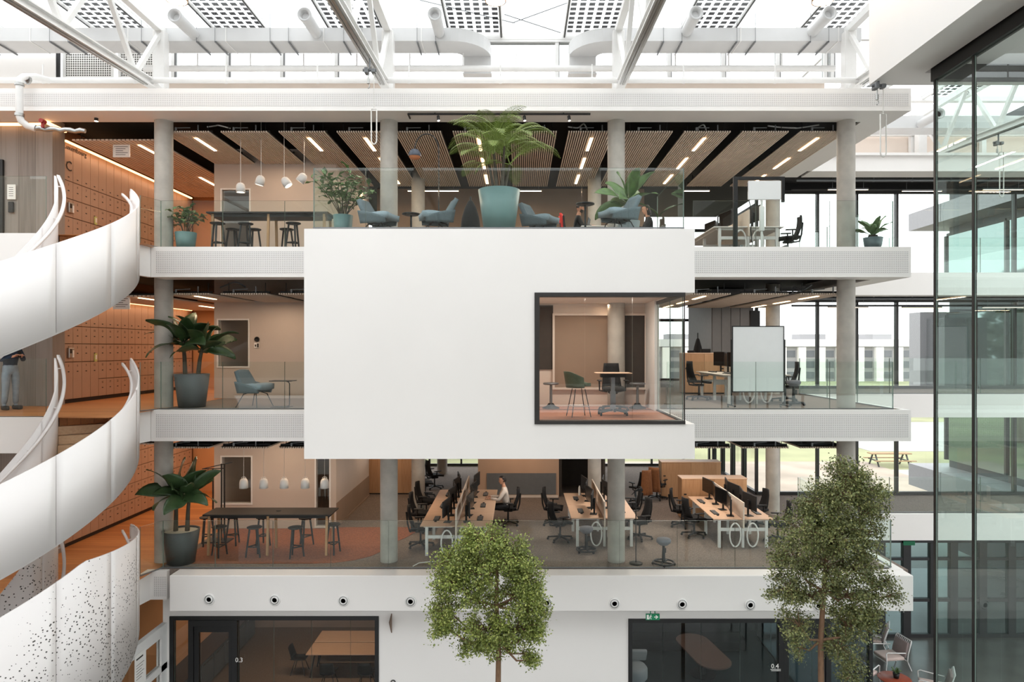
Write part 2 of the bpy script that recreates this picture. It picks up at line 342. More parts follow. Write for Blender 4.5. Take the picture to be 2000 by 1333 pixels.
# stair landings: the slab edge returns forward at the left end
for z in (ZA, ZB, ZC):
    m = MB(); zb = BOT[z] if z != ZA else 4.28
    m.prism([(-8.37, 15.62), (-8.37, 15.5), (-8.44, 15.08), (-8.5, 15.08), (-8.5, 15.62)], zb, z + .01)
    m.box(XL, -9.45, 13.72, 13.82, zb, z + .02); m.box(XL, -9.45, 13.82, 15.6, zb, zb + .04)
    trim(m, WHITE)
m = MB(); m.box(-8.37, -8.0, YF, YF + .12, 4.28, ZA + .01); t = trim(m, WHITE); p = MB(); p.box(-8.3, -8.02, YF - .006, YF + .02, 4.36, 4.8); obj('perforated_strip', p, PERF, t)
# lower gallery: the deep smooth beam with its shelf
m = MB(); m.bbox(-7.79, XE - .12, 15.2, 15.66, 4.13, ZA + .005, .012); t = trim(m, WHITE)
m = MB(); m.box(XE - .4, XE - .12, 15.6, YB, 4.13, ZA + .012); m.box(XE - .12, 30, YB, YB + .12, 4.13, ZA + .012); trim(m, WHITE)

# columns -----------------------------------------------------------------
def column(x, y, z0, z1, label, r=.205):
    m = MB(); m.cyl((0, 0, 0), (0, 0, z1 - z0), r, n=32); o = obj('column', m, CONC); o.location = (x, y, z0); tag(o, label, 'column'); return o
CX = [-8.46, -3.1, 2.31, 7.78]; CN = ['leftmost', 'second from left', 'third from left', 'rightmost']
for lv, z, zt in (('lower gallery', ZA, 8.25), ('middle gallery', ZB, 11.95), ('top gallery', ZC, 15.6)):
    for i, x in enumerate(CX):
        if z == ZB and i == 1: continue
        column(x, 16.25, z + .008, zt, f'round concrete column in the front row of the {lv}, {CN[i]}')
    for i, x in enumerate((-3.1, 2.31, 7.78)):
        if z == ZB and i == 0: continue
        column(x, 20.95, z, zt, f'round concrete column in the second row of the {lv}, {["left of centre", "right of centre", "at the right end"][i]}')
for lv, z, zt in (('lower gallery', ZA, 8.25), ('middle gallery', ZB, 11.95)):
    column(-3.1 if z == ZA else 7.5, 27.5, z, zt, f'distant concrete column by the far window of the {lv}')

# far window walls (each pane and mullion its own part) ---------------------
nw = 0
def window_wall(xs, y, z0, z1, rail=None, g=GLW):
    global nw; nw += 1
    m = MB(); m.box(xs[0], xs[-1], y - .05, y + .07, z0, z0 + .1); m.box(xs[0], xs[-1], y - .05, y + .07, z1 - .12, z1)
    w = struct(f'window_{nw}', m, FRAME)
    for x in xs: m = MB(); m.box(x - .035, x + .035, y - .1, y + .07, z0 + .1, z1 - .12); obj('mullion', m, FRAME, w)
    for a, b in zip(xs, xs[1:]): m = MB(); m.box(a + .036, b - .036, y, y + .02, z0 + .1, z1 - .12, 0, 1); obj('pane', m, [g, GLE], w)
    return w
xr = [8.2, 8.95, 10.3, 11.65, 13.03, 14.4, 15.75, 17.1, 18.5, 19.9, 21.3]
for z in (ZA, ZB, ZC): window_wall(xr, YW, z + .01, {ZA: 8.2, ZB: 11.7, ZC: 15.45}[z])
for z in (ZA, ZB, ZC): window_wall([-12 + 1.36 * i for i in range(15)] + [8.15], YS, z + .01, {ZA: 7.55, ZB: 11.25, ZC: 15.1}[z])
for z in (ZA, ZB, ZC):      # short return of the window wall at the right end of the deep plan
    nw += 1; m = MB(); m.box(8.15, 8.27, YW, YS, z + .01, z + .11); m.box(8.15, 8.27, YW, YS, z + 2.6, z + 2.72); w = struct(f'window_{nw}', m, FRAME)
    for y in (24.9, 26.2, 27.5, 28.7): m = MB(); m.box(8.12, 8.28, y - .07, y + .07, z + .11, z + 2.6); obj('mullion', m, FRAME, w)
    for a, b in zip((YW, 24.9, 26.2, 27.5), (24.9, 26.2, 27.5, 28.7)): m = MB(); m.box(8.2, 8.22, a + .08, b - .08, z + .11, z + 2.6, 0, 1); obj('pane', m, [GLW, GLE], w)

for zt, zb in ((15.62, 15.38), (11.94, 11.62)):      # dark headers over the right-hand window wall
    m = MB(); m.box(8.3, 30, YW - .3, YW - .1, zb, zt - .01); trim(m, BLACKC)
# inner walls --------------------------------------------------------------
for z, n in ((ZA, 'left'), (ZB, 'left'), (ZC, 'left')):
    zt = {ZA: 8.26, ZB: 11.96, ZC: 15.6}[z]
    m = MB(); m.box(XL, -11.35, 16.6, 17.05, z, zt); struct('wall_left', m, GREYWALL)
    m = MB(); m.box(-11.9, -11.56, 17.05, 24.2, z, zt); struct('wall_left', m, LOCKF)
    m = MB(); m.box(-11.9, -7.2, 24.2, 24.4, z, zt); struct('wall_back', m, ORANGEW)
def room_block(z, win):
    # small white meeting room behind the left end of each gallery
    zt = {ZA: 8.26, ZB: 11.96, ZC: 15.6}[z]; xa, xb, y0, y1 = -8.58, -5.15, 19.2, 23.4
    m = MB(); holes = sorted(win); xs = xa
    for (a, b, c, d) in holes:
        m.box(xs, a, y0, y0 + .14, z, zt); m.box(a, b, y0, y0 + .14, z, c); m.box(a, b, y0, y0 + .14, d, zt); xs = b
    m.box(xs, xb, y0, y0 + .14, z, zt)
    m.box(xb - .14, xb, y0 + .14, y1, z, zt); m.box(xa, xb - .14, y1, y1 + .12, z, zt)
    m.box(xa, xa + .14, y0 + .14, y1, z, zt)
    w = struct('wall_front', m, ROOMW)
    m = MB(); m.box(xa + .2, xb - .2, y1 - .06, y1 - .01, z + .3, z + 2.2); obj('wall_panel', m, BROWNW, w)
    m = MB(); m.box(xb, xb + .012, y0, y1, z, z + .7); m.box(xb, xb + .03, y0, y1, z, z + .06); obj('wainscot', m, BROWNW, w)
    for (a, b, c, d) in holes:
        global nw; nw += 1
        m = MB(); t = .04
        m.box(a, a + t, y0 - .02, y0 + .16, c, d); m.box(b - t, b, y0 - .02, y0 + .16, c, d); m.box(a + t, b - t, y0 - .02, y0 + .16, c, c + t); m.box(a + t, b - t, y0 - .02, y0 + .16, d - t, d)
        f = struct(f'window_{nw}', m, WHITE2); m = MB(); m.box(a + t, b - t, y0 + .05, y0 + .07, c + t, d - t, 0, 1); obj('pane', m, [GLB, GLE], f)
room_block(ZA, [(-8.4, -7.5, ZA + .67, ZA + 2.05), (-5.75, -5.3, ZA + .02, ZA + 2.3)])
room_block(ZB, [(-8.5, -7.58, ZB + .86, ZB + 2.24)])
room_block(ZC, [(-8.4, -7.55, ZC + .1, ZC + 2.2)])
# cores in the deep plan
m = MB(); m.box(-1.4, 1.35, 23.2, 27, ZA, 8.2); c = struct('wall_back', m, BEIGEW); m = MB(); m.box(-1.1, 1.25, 23.17, 23.2, ZA + .1, ZA + .82); obj('glazed_panel', m, GREYM, c)
m = MB(); m.box(-1.2, 1.32, 23.15, 23.2, ZA, ZA + .08); obj('skirting', m, WARMW, c)
m = MB(); m.box(1.36, 2.9, 25.2, 25.3, ZA, 8.2); m.box(1.36, 1.46, 23.4, 25.2, ZA, 8.2); m.box(2.85, 2.95, 23.4, 25.3, ZA, 8.2); struct('wall_back', m, DARKCORE)
m = MB(); m.box(-5.0, 4.4, 24.0, 24.4, ZC, 15.6); struct('wall_back', m, BROWNW)
m = MB(); m.box(6.2, 7.55, 22.0, 25.0, ZB, 11.9); c = struct('wall_back', m, mat('grey_core_cladding', (112, 110, 110), .5, var=.05))
for i in range(4): m = MB(); m.box(6.22 + i * .3, 6.5 + i * .3, 21.97, 22.0, ZB + .05, 11.4); obj('wall_panel', m, mat('grey_panel', (118, 116, 116), .45, var=.04) if i == 0 else bpy.data.materials['grey_panel'], c)
m = MB(); m.box(7.44, 7.75, 21.96, 22.1, ZB + .02, 11.2); obj('dark_doorway', m, BLACKM, c)
m = MB(); m.box(-4.4, 3.4, 24.0, 24.3, ZB, 11.9); struct('wall_back', m, BROWNW)

# rust carpet patches
m = MB(); pts = [(-5.2, 20.6), (-5.2, 17.2)] + [(-5.2 + 1.6 * (1 - cos(a)), 17.2 - .65 * sin(a)) for a in [pi / 2 * k / 8 for k in range(1, 9)]] + [(-3.35, 16.6), (-3.1, 17.5), (-2.7, 19.0), (-2.9, 20.6)]
m.prism([(-8.1, 16.05), (-4.9, 16.05), (-4.4, 16.1), (-3.95, 16.3), (-3.6, 16.65), (-3.4, 17.1), (-3.3, 17.7), (-3.05, 18.2), (-2.85, 18.8), (-2.85, 19.3), (-5.1, 19.3), (-5.1, 19.15), (-8.1, 19.15)], ZA, ZA + .009); o = obj('carpet', m, RUST); tag(o, 'rust orange carpet with a curved corner on the lower gallery floor', 'carpet')

# ---- cantilevered white box ------------------------------------------------
BX0, BX1, BY, BZ0, BZ1 = PX(594, 12.9), PX(1357, 12.9), 12.9, PZ(897, 12.9), PZ(447, 12.9)
wx0, wz0, wz1 = PX(1046, 12.9), PZ(829, 12.9), PZ(572, 12.9); wxr = PX(1338, 12.9)
box = thing('cantilevered_room', 'big plain white box room jutting from the galleries, window at lower right', 'room', (0, 0, 0))
m = MB(); m.box(BX0, wx0, BY, BY + .25, BZ0, BZ1); m.box(wx0, BX1, BY, BY + .25, wz1, BZ1); m.box(wx0, BX1, BY, BY + .25, BZ0, wz0)
m.box(BX0, BX0 + .25, BY + .25, 16.0, BZ0, BZ1 - .25); m.box(BX1 - .25, BX1, BY + .25, 15.5, wz1, BZ1 - .25); m.box(BX1 - .25, BX1, BY + .25, 15.5, BZ0, wz0)
m.box(BX0, BX1, BY + .25, 15.55, BZ1 - .25, BZ1 - .2); m.box(BX0, BX1, BY + .25, 15.6, BZ0, BZ0 + .2)
obj('shell', m, WHITE, box)
m = MB(); m.box(BX0 + .1, BX1 - .02, BY + .26, YF + .2, BZ1 - .2, ZC - .045); obj('terrace_deck', m, CARPET, box)
m = MB(); m.box(wx0 - .4, wxr, BY + .25, 17.0, BZ0 + .2, ZB + .01); obj('room_floor', m, mat('rust_room_carpet', (170, 112, 84), .5, var=.1, scale=14), box)
m = MB(); m.box(-1.0, 3.2, BY + .25, 17.0, wz1 + .02, wz1 + .1); obj('room_ceiling', m, WARMW, box)
m = MB(); m.box(-.2, wxr + .1, 16.5, 16.62, ZB, wz1 + .1); m.box(wx0 - .5, wx0 - .4, BY + .25, 16.6, ZB, wz1 + .1)
obj('room_wall', m, WARMW, box)
m = MB(); a, b, c, d = PX(1083, 16.5), PX(1258, 16.5), PZ(757, 16.5), PZ(617, 16.5)
m.box(a - .05, b + .05, 16.4, 16.5, d, d + .05); m.box(a - .05, b + .05, 16.4, 16.5, c - .05, c); m.box(a - .05, a, 16.4, 16.5, c, d); m.box(b, b + .05, 16.4, 16.5, c, d); obj('niche_frame', m, WARMW, box)
m = MB(); m.box(a, a + .74 * (b - a), 16.47, 16.499, c, d); obj('niche_back', m, BROWNW, box)
m = MB(); m.box(a + .74 * (b - a), b, 16.44, 16.499, c, d); obj('niche_door', m, DARKCORE, box)
m = MB(); a, b, c, d = PX(1053, 16.5), PX(1080, 16.5), PZ(722, 16.5), PZ(597, 16.5); m.box(a, b, 16.46, 16.499, c, d); obj('blank_window_panel', m, DARKCORE, box)  # plain dark panel put in place of a window view
m = MB(); f = .075
m.box(wx0 - .02, wx0 + f, BY - .03, BY + .22, wz0, wz1); m.box(wx0 + f, wxr, BY - .03, BY + .22, wz1 - f, wz1); m.box(wx0 + f, wxr, BY - .03, BY + .22, wz0, wz0 + .06)
m.box(wxr - .02, wxr, BY + .0, BY + .03, wz0 + .06, wz1 - f); m.box(wxr - .06, wxr, BY + .22, 15.4, wz0, wz0 + .06); m.box(wxr - .06, wxr, BY + .22, 15.4, wz1 - f, wz1)
obj('window_frame', m, FRAME, box)
xs = [wx0 + f, PX(1143, 12.9), PX(1236, 12.9), wxr - .02]
for p, q in zip(xs, xs[1:]): m = MB(); m.box(p + .006, q - .006, BY + .05, BY + .066, wz0 + .06, wz1 - f, 0, 1); obj('pane', m, [GLB, GLE], box)
for p, q in ((BY + .07, 14.05), (14.06, 15.3)): m = MB(); m.box(wxr - .036, wxr - .02, p, q - .006, wz0 + .06, wz1 - f, 0, 1); obj('pane', m, [GL, GLE], box)
m = MB(); m.box(wxr - .1, wxr, 15.3, 16.5, ZB, wz1 + .05); obj('wall_return', m, WHITE, box)
# ================================================================ spiral staircase: one flight per storey
SX, SY, RO, RI = -10.0, 13.2, 2.29, .9
TH0, DEG = 50.0, 3.7 / 187
def pol(r, th): return (SX + r * cos(RAD(th)), SY + r * sin(RAD(th)))
def wall_strip(m, r0, r1, ta, tb, zt, h, ztop=True, n=None):
    n = n or max(2, int(abs(tb - ta) / 3)); path = []
    for i in range(n + 1):
        th = ta + (tb - ta) * i / n; z = zt(th); hh = h(th) if callable(h) else h
        (ax, ay), (bx, by) = pol(r0, th), pol(r1, th)
        path.append([(ax, ay, z - hh), (bx, by, z - hh), (bx, by, z), (ax, ay, z)])
    m.ring(path[::-1])
def flight(zf, lower, label):
    t = thing('spiral_staircase', label, 'staircase', (0, 0, 0))
    zt = lambda th: zf + 1.2 - DEG * (TH0 - th)
    zl = (lambda th: zf + 1.22 if th > -22 else zf + 1.22 - DEG * (-22 - th)) if lower else zt      # the lowest flight has a tall, level-topped parapet
    end = TH0 - 187
    cuts = [TH0, 18, -8, -34, -60, -86, -112, end]
    wm = STAIRP if lower else STAIRW
    for a, b in zip(cuts, cuts[1:]):
        m = MB(); wall_strip(m, RO, RO + .035, a - .12, b + .12, zl, lambda th: zl(th) - zt(th) + 1.57); obj('outer_parapet_panel', m, wm, t)
    m = MB(); wall_strip(m, RO - .012, RO - .002, TH0 - .3, end, lambda th: zl(th) - .05, lambda th: zl(th) - zt(th) + 1.45); obj('outer_parapet_lining', m, STAIRW, t)
    icuts = [TH0 + 1, -10, -75, end]
    for a, b in zip(icuts, icuts[1:]):
        m = MB(); wall_strip(m, RI - .035, RI, a - .2, b + .2, zl, lambda th: zl(th) - zt(th) + 1.57); obj('inner_parapet_panel', m, wm if lower else STAIRW, t)
    m = MB(); wall_strip(m, RO - .13, RO - .09, TH0 + 3, end, lambda th: zt(th) - .16, .055)
    for k in range(6):
        th = TH0 - 4 - k * 33; (ax, ay), (bx, by) = pol(RO - .1, th), pol(RO - .005, th); m.beam((ax, ay, zt(th) - .2), (bx, by, zt(th) - .2), .02, .02)
    obj('outer_handrail', m, STAIRW, t)
    m = MB(); wall_strip(m, RI + .07, RI + .13, TH0 + 10, end, lambda th: zt(th) - .12, .06)
    for k in range(5):
        th = TH0 - 2 - k * 38; (ax, ay), (bx, by) = pol(RI + .1, th), pol(RI + .005, th); m.beam((ax, ay, zt(th) - .16), (bx, by, zt(th) - .16), .02, .02)
    obj('inner_handrail', m, STAIRW, t)
    n = 21; st = 187 / n; rise = 3.7 / n
    for k in range(n):
        a, b = TH0 - k * st, TH0 - (k + 1) * st; z = zf - (k + 1) * rise
        q = [a, (a + b) / 2, b]
        m = MB(); m.prism([pol(RI + .005, x) for x in q] + [pol(RO - .02, x) for x in q[::-1]], z - .17, z); obj('tread', m, TREAD, t)
    m = MB(); g = [[pol(r, TH0 - 187 * i / 40) + (zf - .35 - 3.7 * i / 40,) for r in (RI, RO - .01)] for i in range(41)]
    m.sheet(g, -.05); obj('soffit', m, STAIRW, t)
    return t
flight(ZC, False, 'white spiral staircase flight curving down from the top gallery')
flight(ZB, False, 'white spiral staircase flight curving down from the middle gallery')
flight(ZA, True, 'perforated white spiral staircase flight curving down from the lower gallery')

# ================================================================ glass balustrades
def balustrade(label, runs, h=1.1, th=.022, z=0, gap=.012, base=True, drop=.0, mt=None):
    # runs: list of lists of plan points; one pane between neighbouring points
    p0 = Vector((*runs[0][0], z)); t = thing('glass_balustrade', label, 'balustrade', p0)
    for run in runs:
        for a, b in zip(run, run[1:]):
            a, b = Vector((*a, z)) - p0, Vector((*b, z)) - p0; L = (b - a).length; u = (b - a) / L
            m = MB(); m.M = Matrix.Translation(a) @ Matrix.Rotation(atan2(u.y, u.x), 4, 'Z')
            m.box(gap / 2, L - gap / 2, -th / 2, th / 2, .012 - drop, h, 0, 1); obj('glass_pane', m, [mt or GL, GLE], t)
            if base: m = MB(); m.M = Matrix.Translation(a) @ Matrix.Rotation(atan2(u.y, u.x), 4, 'Z'); m.box(0, L, -.02, .02, .008, .03); obj('base_channel', m, GREYM, t)
    return t
yb = 15.72
def xr_(lo, hi, n): return [lo + (hi - lo) * i / n for i in range(n + 1)]
for lv, z in (('top', ZC), ('middle', ZB)):
    balustrade(f'frameless glass balustrade at the left end of the {lv} gallery', [[(-8.42, 15.15), (-8.25, yb)] + [(x, yb) for x in (-6.83, -5.4, -4.0)]], z=z)
    balustrade(f'frameless glass balustrade at the right end of the {lv} gallery', [[(x, yb) for x in (3.4 if z == ZB else 4.0, 5.45, 7.15, 8.62)], [(8.62, yb + .03)] + [(8.62, y) for y in (17.4, 19.1, YB + .2)]], z=z)
    balustrade(f'frameless glass balustrade along the right-hand arm of the {lv} floor', [[(x, YB + .22) for x in (8.64, 10.0, 11.4, 12.8, 14.2, 15.6, 17)]], z=z)
balustrade('long frameless glass balustrade along the lower gallery', [[(-8.42, 15.15), (-8.2, yb)] + [(-8.2 + 1.33 * i + 1.2, yb) for i in range(12)] + [(8.55, yb)], [(8.58, yb + .03)] + [(8.58, y) for y in (17.4, 19.1, YB + .2)]], z=ZA)
balustrade('frameless glass balustrade along the right-hand arm of the lower floor', [[(x, YB + .22) for x in (8.64, 10.0, 11.4, 12.8, 14.2, 15.6, 17)]], z=ZA)
bz = ZC - .05
balustrade('tall glass balustrade round the terrace on top of the white box', [[(PX(613, 13.12), 15.6), (PX(613, 13.12), 13.12)] + [(x, 13.12) for x in (-2.95, -1.55, -.15, 1.2, 2.1, PX(1335, 13.12))] + [(PX(1335, 13.12), 15.6)]], z=ZC, h=1.17)
for z, n in ((ZC, 'top'), (ZB, 'middle')):
    balustrade(f'glass balustrade beside the stairwell at the far left of the {n} gallery', [[(-9.6, 13.86), (-11.1, 13.86), (-12.6, 13.86), (-14.1, 13.86)]], z=z, h=1.2)

# ================================================================ lockers
slot_me = MB().box(-.03, .03, -.004, 0, -.012, .012).mesh('slot', BLACK)
numc = {}
def number_mesh(n):
    if n not in numc: me = text_mesh('number', str(n), .085, .001, 1); me.materials.clear(); me.materials.append(INK); numc[n] = me
    return numc[n]
def lockers(z, label, low):
    t = thing('locker_bank', label, 'lockers', (-11.53, 17.1, z), 0)
    top = {ZA: 3.2, ZB: 3.05, ZC: 3.0}[z]
    m = MB(); m.box(-.02, .0, 0, 6.9, .0, .1); obj('plinth', m, BLACK, t)
    w = .355; rows = [(.11, .58), (.585, 1.06), (1.065, 1.53), (1.535, 1.98), (1.985, top)]
    door_me = {}
    for c in range(19):
        rr = rows if c >= 4 else [(.11, 1.06)] + rows[2:]
        for k, (a, b) in enumerate(rr):
            key = (a, b)
            if key not in door_me: door_me[key] = MB().bbox(0, .03, .006, w - .006, 0, b - a - .012, .003).mesh('door', LOCKM)
            d = link('door', door_me[key], t); d.location = (.0, c * w + .14, a)
            if b < 2.5 or True:
                s = link('lock_slot', slot_me, d); s.rotation_euler = (0, 0, pi / 2); s.location = (.031, w / 2, .09 if b > 2.5 else (b - a) - .25)
                if b < 2.5:
                    o = link('number', number_mesh(1 + c * 3 + (len(rr) - 2 - k)), d); o.rotation_euler = (pi / 2, 0, pi / 2); o.location = (.031, w / 2, b - a - .1)
    return t
lockers(ZC, 'wall of numbered wood-toned lockers on the top gallery', 0)
lockers(ZB, 'wall of numbered wood-toned lockers on the middle gallery', 0)
lockers(ZA, 'wall of numbered wood-toned lockers on the lower gallery', 0)
# lettering and small fittings on the lockers
o = text('wall_lettering', 'Luxembourg', .175, INK, (-11.49, 17.68, PZ(293, 17.62)), (pi / 2, 0, pi / 2)); tag(o, 'dark lettering Luxembourg on the top of the top gallery lockers', 'lettering')
o = text('wall_lettering', 'C', .36, INK, (-11.49, 17.42, PZ(325, 17.4)), (pi / 2, 0, pi / 2)); tag(o, 'large dark letter C on the top gallery lockers', 'lettering')
for z, n in ((ZC, 'top'), (ZB, 'middle')):
    k = thing('locker_terminal', f'grey locker terminal with keypad on the {n} gallery lockers', 'terminal', (-11.495, 17.45, z + 1.28))
    m = MB(); m.bbox(0, .06, -.1, .1, -.12, .14, .01); obj('housing', m, CHROME, k); m = MB(); m.box(.06, .065, -.07, .0, .0, .11); obj('display', m, SCREEN, k); m = MB(); m.box(.06, .067, .02, .08, -.1, .08); obj('card_holder', m, PAPER, k)
    m = MB(); m.bbox(0, .03, -.05, .05, -.12, .1, .006); m.box(.03, .034, -.03, .03, -.06, .06, 1); o = obj('warning_tag', m, [mat('lime_plastic', (196, 200, 120), .5), PAPER]); o.location = (-11.495, 18.5, z + 1.17); tag(o, f'small pale green tag stuck on a {n} gallery locker', 'tag')

# ================================================================ slatted ceiling panels with linear lamps
def slat_mesh(w, L):
    m = MB(); n = 20; p = w / n
    for i in range(n): m.box(i * p + .009, i * p + p - .022, 0, L, 0, .034)
    return m.mesh('slats', SLAT)
def rail_mesh(w, L):
    m = MB(); m.box(0, w, .02, L - .02, .046, .05)
    for y in (.15, L * .35, L * .65, L - .2): m.box(0, w, y, y + .04, .05, .09)
    for x, y in ((.12, .2), (w - .12, .2), (.12, L - .3), (w - .12, L - .3)): m.cyl((x, y, .09), (x, y, .3), .008, n=6)
    return m.mesh('carrier', BLACK)
led_me = MB().bbox(-.04, .04, -.55, .55, -.012, 0, .003).mesh('linear_lamp', LED)
PW = 1.13
sl = {L: (slat_mesh(PW, L), rail_mesh(PW, L)) for L in (5.5, 4.6)}
NL = {ZC: 'top', ZB: 'middle', ZA: 'lower'}
conn_me = MB().cyl((.3, .05, .05), (.3, .05, .13), .028, n=8).cyl((.82, .08, .05), (.82, .08, .2), .016, n=6).cyl((.3, .05, .12), (.62, .1, .14), .012, n=6).mesh('connector', GREYM)
for z in (ZC, ZB, ZA):
    for i in range(12):
        x0 = PX(317 + 113.3 * i, 16.35)
        if z == ZB and 3 <= i <= 7: continue           # hidden by the white box
        if z == ZA and 3 <= i <= 7: continue
        L = 5.5
        t = thing('slat_ceiling_panel', f'{ORD[i if z == ZC else (i if i < 3 else i - 5)]} slatted ceiling panel from the left over the {NL[z]} gallery', 'ceiling panel', (x0, 16.35, SLATZ[z]), 0, f'slatted ceiling panels over the {NL[z]} gallery')
        link('slats', sl[L][0], t)['kind'] = 'stuff'; link('carrier', sl[L][1], t); link('connector', conn_me, t)
        if i in (0, 2, 3, 5, 7, 9, 11) :
            for k, y in enumerate((.97, 2.75, 4.55)):
                if k and i < 3: continue
                o = link('linear_lamp', led_me, t); o.location = (PW * .53, y, -.004)
                if k != 2: area('linear_lamp_light', (x0 + PW * .53, 16.35 + y, SLATZ[z] - .03), .08, 1.1, 18 if i > 2 else 12, NEUT if i > 2 else WARM)
# warm zone by the lockers
for z in (ZC, ZB, ZA):
    t = thing('slat_ceiling_panel', f'slatted ceiling panel in front of the lockers over the {NL[z]} gallery', 'ceiling panel', (PX(140, 17.0), 17.0, SLATZ[z]), 0)
    w = PX(302, 17.0) - PX(140, 17.0); link('slats', slat_mesh(w, 6.4), t)['kind'] = 'stuff'
    link('carrier', rail_mesh(w, 6.4), t)
    for k, (x, y) in enumerate(((w * .72, .9), (w * .72, 4.2))):
        o = link('linear_lamp', led_me, t); o.location = (x, y, -.004); area('linear_lamp_light', (PX(140, 17.0) + x, 17.0 + y, SLATZ[z] - .03), .08, 1.1, 13, WARM)
    m = MB(); m.box(-.03, .03, -3.3, 3.3, -.02, .02); o = obj('cove_light', m, LEDO); o.location = (-11.38, 20.4, SLATZ[z] + .03); tag(o, f'long warm cove light strip above the {NL[z]} gallery lockers', 'light strip')
    area('cove_light_glow', (-11.3, 20.4, SLATZ[z] - .02), .06, 6.4, 13, WARM)
    area('back_corner_glow', (-9.6, 22.6, SLATZ[z] - .05), .8, 1.2, 30, WARM)
m = MB(); m.bbox(-.9, .9, -.03, .03, -.03, .03, .005); o = obj('cove_light', m, LEDO); o.location = (PX(10, 16.5), 16.5, PZ(243, 16.5)); tag(o, 'warm light strip above the grey wall at the top left', 'light strip')
m = MB(); m.box(-.03, .03, -.35, .35, -.03, .03); o = obj('cove_light', m, LEDO); o.location = (-11.2, 16.5, PZ(248, 16.5)); tag(o, 'short warm light strip beside the pipe at the corner of the grey wall', 'light strip')
# ================================================================ roof: glazing, solar panes, trusses, ducts
ZR = 18.3
m = MB()
for y in (-3.0, 2.0, 6.0, 10.0, 14.0, 18.05): m.box(-22, 30, y - .06, y + .06, ZR - .16, ZR)
roof = struct('ceiling', m, WHITE2)
xs = [-16.6, -15.0]
PVX = [-10.3, -7.2, -4.2, -1.15, 1.87, 4.87, 7.9, 10.95, 14.0]
edges = sorted([x - .68 for x in PVX] + [x + .68 for x in PVX]); edges = [-19.0, -16.3, -13.4] + edges + [17.7, 20.5]
for e in edges:
    m = MB(); m.box(e - .035, e + .035, -3, 18.05 if e < 8 else 22.6, ZR - .1, ZR + .02); obj('glazing_bar', m, WHITE2, roof)
    m = MB(); m.box(e - .012, e + .012, -3, 18.0, ZR - .115, ZR - .101); obj('glazing_gasket', m, FRAME, roof)
for a, b in zip(edges, edges[1:]):
    m = MB(); m.box(a + .036, b - .036, -3, 18.05 if a < 8 else 22.6, ZR, ZR + .012, 0, 1); obj('roof_pane', m, [GLR, GLE], roof)
cell_me = MB().box(-.072, .072, -.068, .068, 0, .008).mesh('solar_cell', PVC)
def solar(x, y1, label, rows=8, far=12):
    t = thing('solar_roof_panel', label, 'solar panel', (x, y1, ZR - .03), 0, 'patterned solar panes in the glass roof')
    m = MB(); m.box(-.63, .63, -3.6, 0, .012, .018); obj('backing_sheet', m, WHITE, t) if False else None
    for r in range(rows):
        for c in range(6): o = link('solar_cell', cell_me, t); o.location = (-.55 + c * .22, -.14 - r * .232, 0)
    m = MB()
    for r in range(rows, rows + far):
        for c in range(6): m.box(-.622 + c * .22, -.478 + c * .22, -.208 - r * .232, -.072 - r * .232, 0, .008)
    obj('solar_cells_beyond', m, PVC, t)['kind'] = 'stuff'
for i, x in enumerate(PVX[:7]): solar(x, 17.95, f'{ORD[i]} grey-celled solar pane from the left in the glass roof')
for i, x in enumerate((10.95, 14.0)): solar(x, 22.4, f'{["nearer", "farther"][i]} grey-celled solar pane over the right-hand arm', 7, 12)

# clerestory behind the ducts
m = MB(); m.box(-22, XE - .95, 18.1, 18.25, 15.9, 17.05); struct('wall_back', m, WARMW)
m = MB(); m.box(-22, XE - .8, 18.0, 18.2, 17.02, 17.1); m.box(-22, XE - .8, 18.0, 18.2, 18.08, 18.3); trim(m, WHITE2)
xs = [-14.4] + [PX(340 + 106 * i, 18.1) for i in range(5)] + [-1.05, 1.0] + [PX(1200 + 106 * i, 18.1) for i in range(1, 5)] + [8.1]
xs = sorted(xs[1:])
nw += 1; m = MB(); m.box(xs[0], xs[-1], 18.08, 18.16, 17.1, 17.14); w = struct(f'window_{nw}', m, WHITE2)
for x in xs: m = MB(); m.box(x - .05, x + .05, 18.03, 18.17, 17.1, 18.1); m.box(x + .05, x + .065, 18.02, 18.1, 17.1, 18.1, 1); obj('mullion', m, [WHITE2, FRAME], w)
for a, b in zip(xs, xs[1:]): m = MB(); m.box(a + .07, b - .055, 18.1, 18.12, 17.14, 18.08, 0, 1); obj('pane', m, [GLR, GLE], w)
# ventilation louvres and the white access panel at the far left
GRID = dots('vent_mesh', (232, 230, 226), (70, 66, 60), .06, .022)
for i, (a, b) in enumerate(((PX(122, 18), PX(222, 18)), (PX(230, 18), PX(312, 18)))):
    t = thing('vent_grille', f'{["left", "right"][i]} meshed ventilation grille high on the wall at the upper left', 'grille', ((a + b) / 2, 18.06, 17.1)); w2 = (b - a) / 2
    m = MB(); m.box(-w2, -w2 + .06, -.06, .03, 0, 1); m.box(w2 - .06, w2, -.06, .03, 0, 1); m.box(-w2 + .06, w2 - .06, -.06, .03, .94, 1); m.box(-w2 + .06, w2 - .06, -.06, .03, 0, .06); obj('frame', m, WHITE2, t)
    m = MB(); m.box(-w2 + .06, w2 - .06, 0, .01, .06, .94); obj('mesh_screen', m, GRID, t)
t = thing('access_panel', 'white access panel in a black frame at the far upper left', 'panel', (PX(52, 17.9), 17.9, 17.05)); m = MB(); m.box(-1.6, .76, 0, .04, 0, .86); obj('leaf', m, WHITE, t)
m = MB(); m.box(-1.6, .84, .02, .08, .86, .92); m.box(.76, .84, .02, .08, 0, .86); obj('frame', m, BLACKM, t)

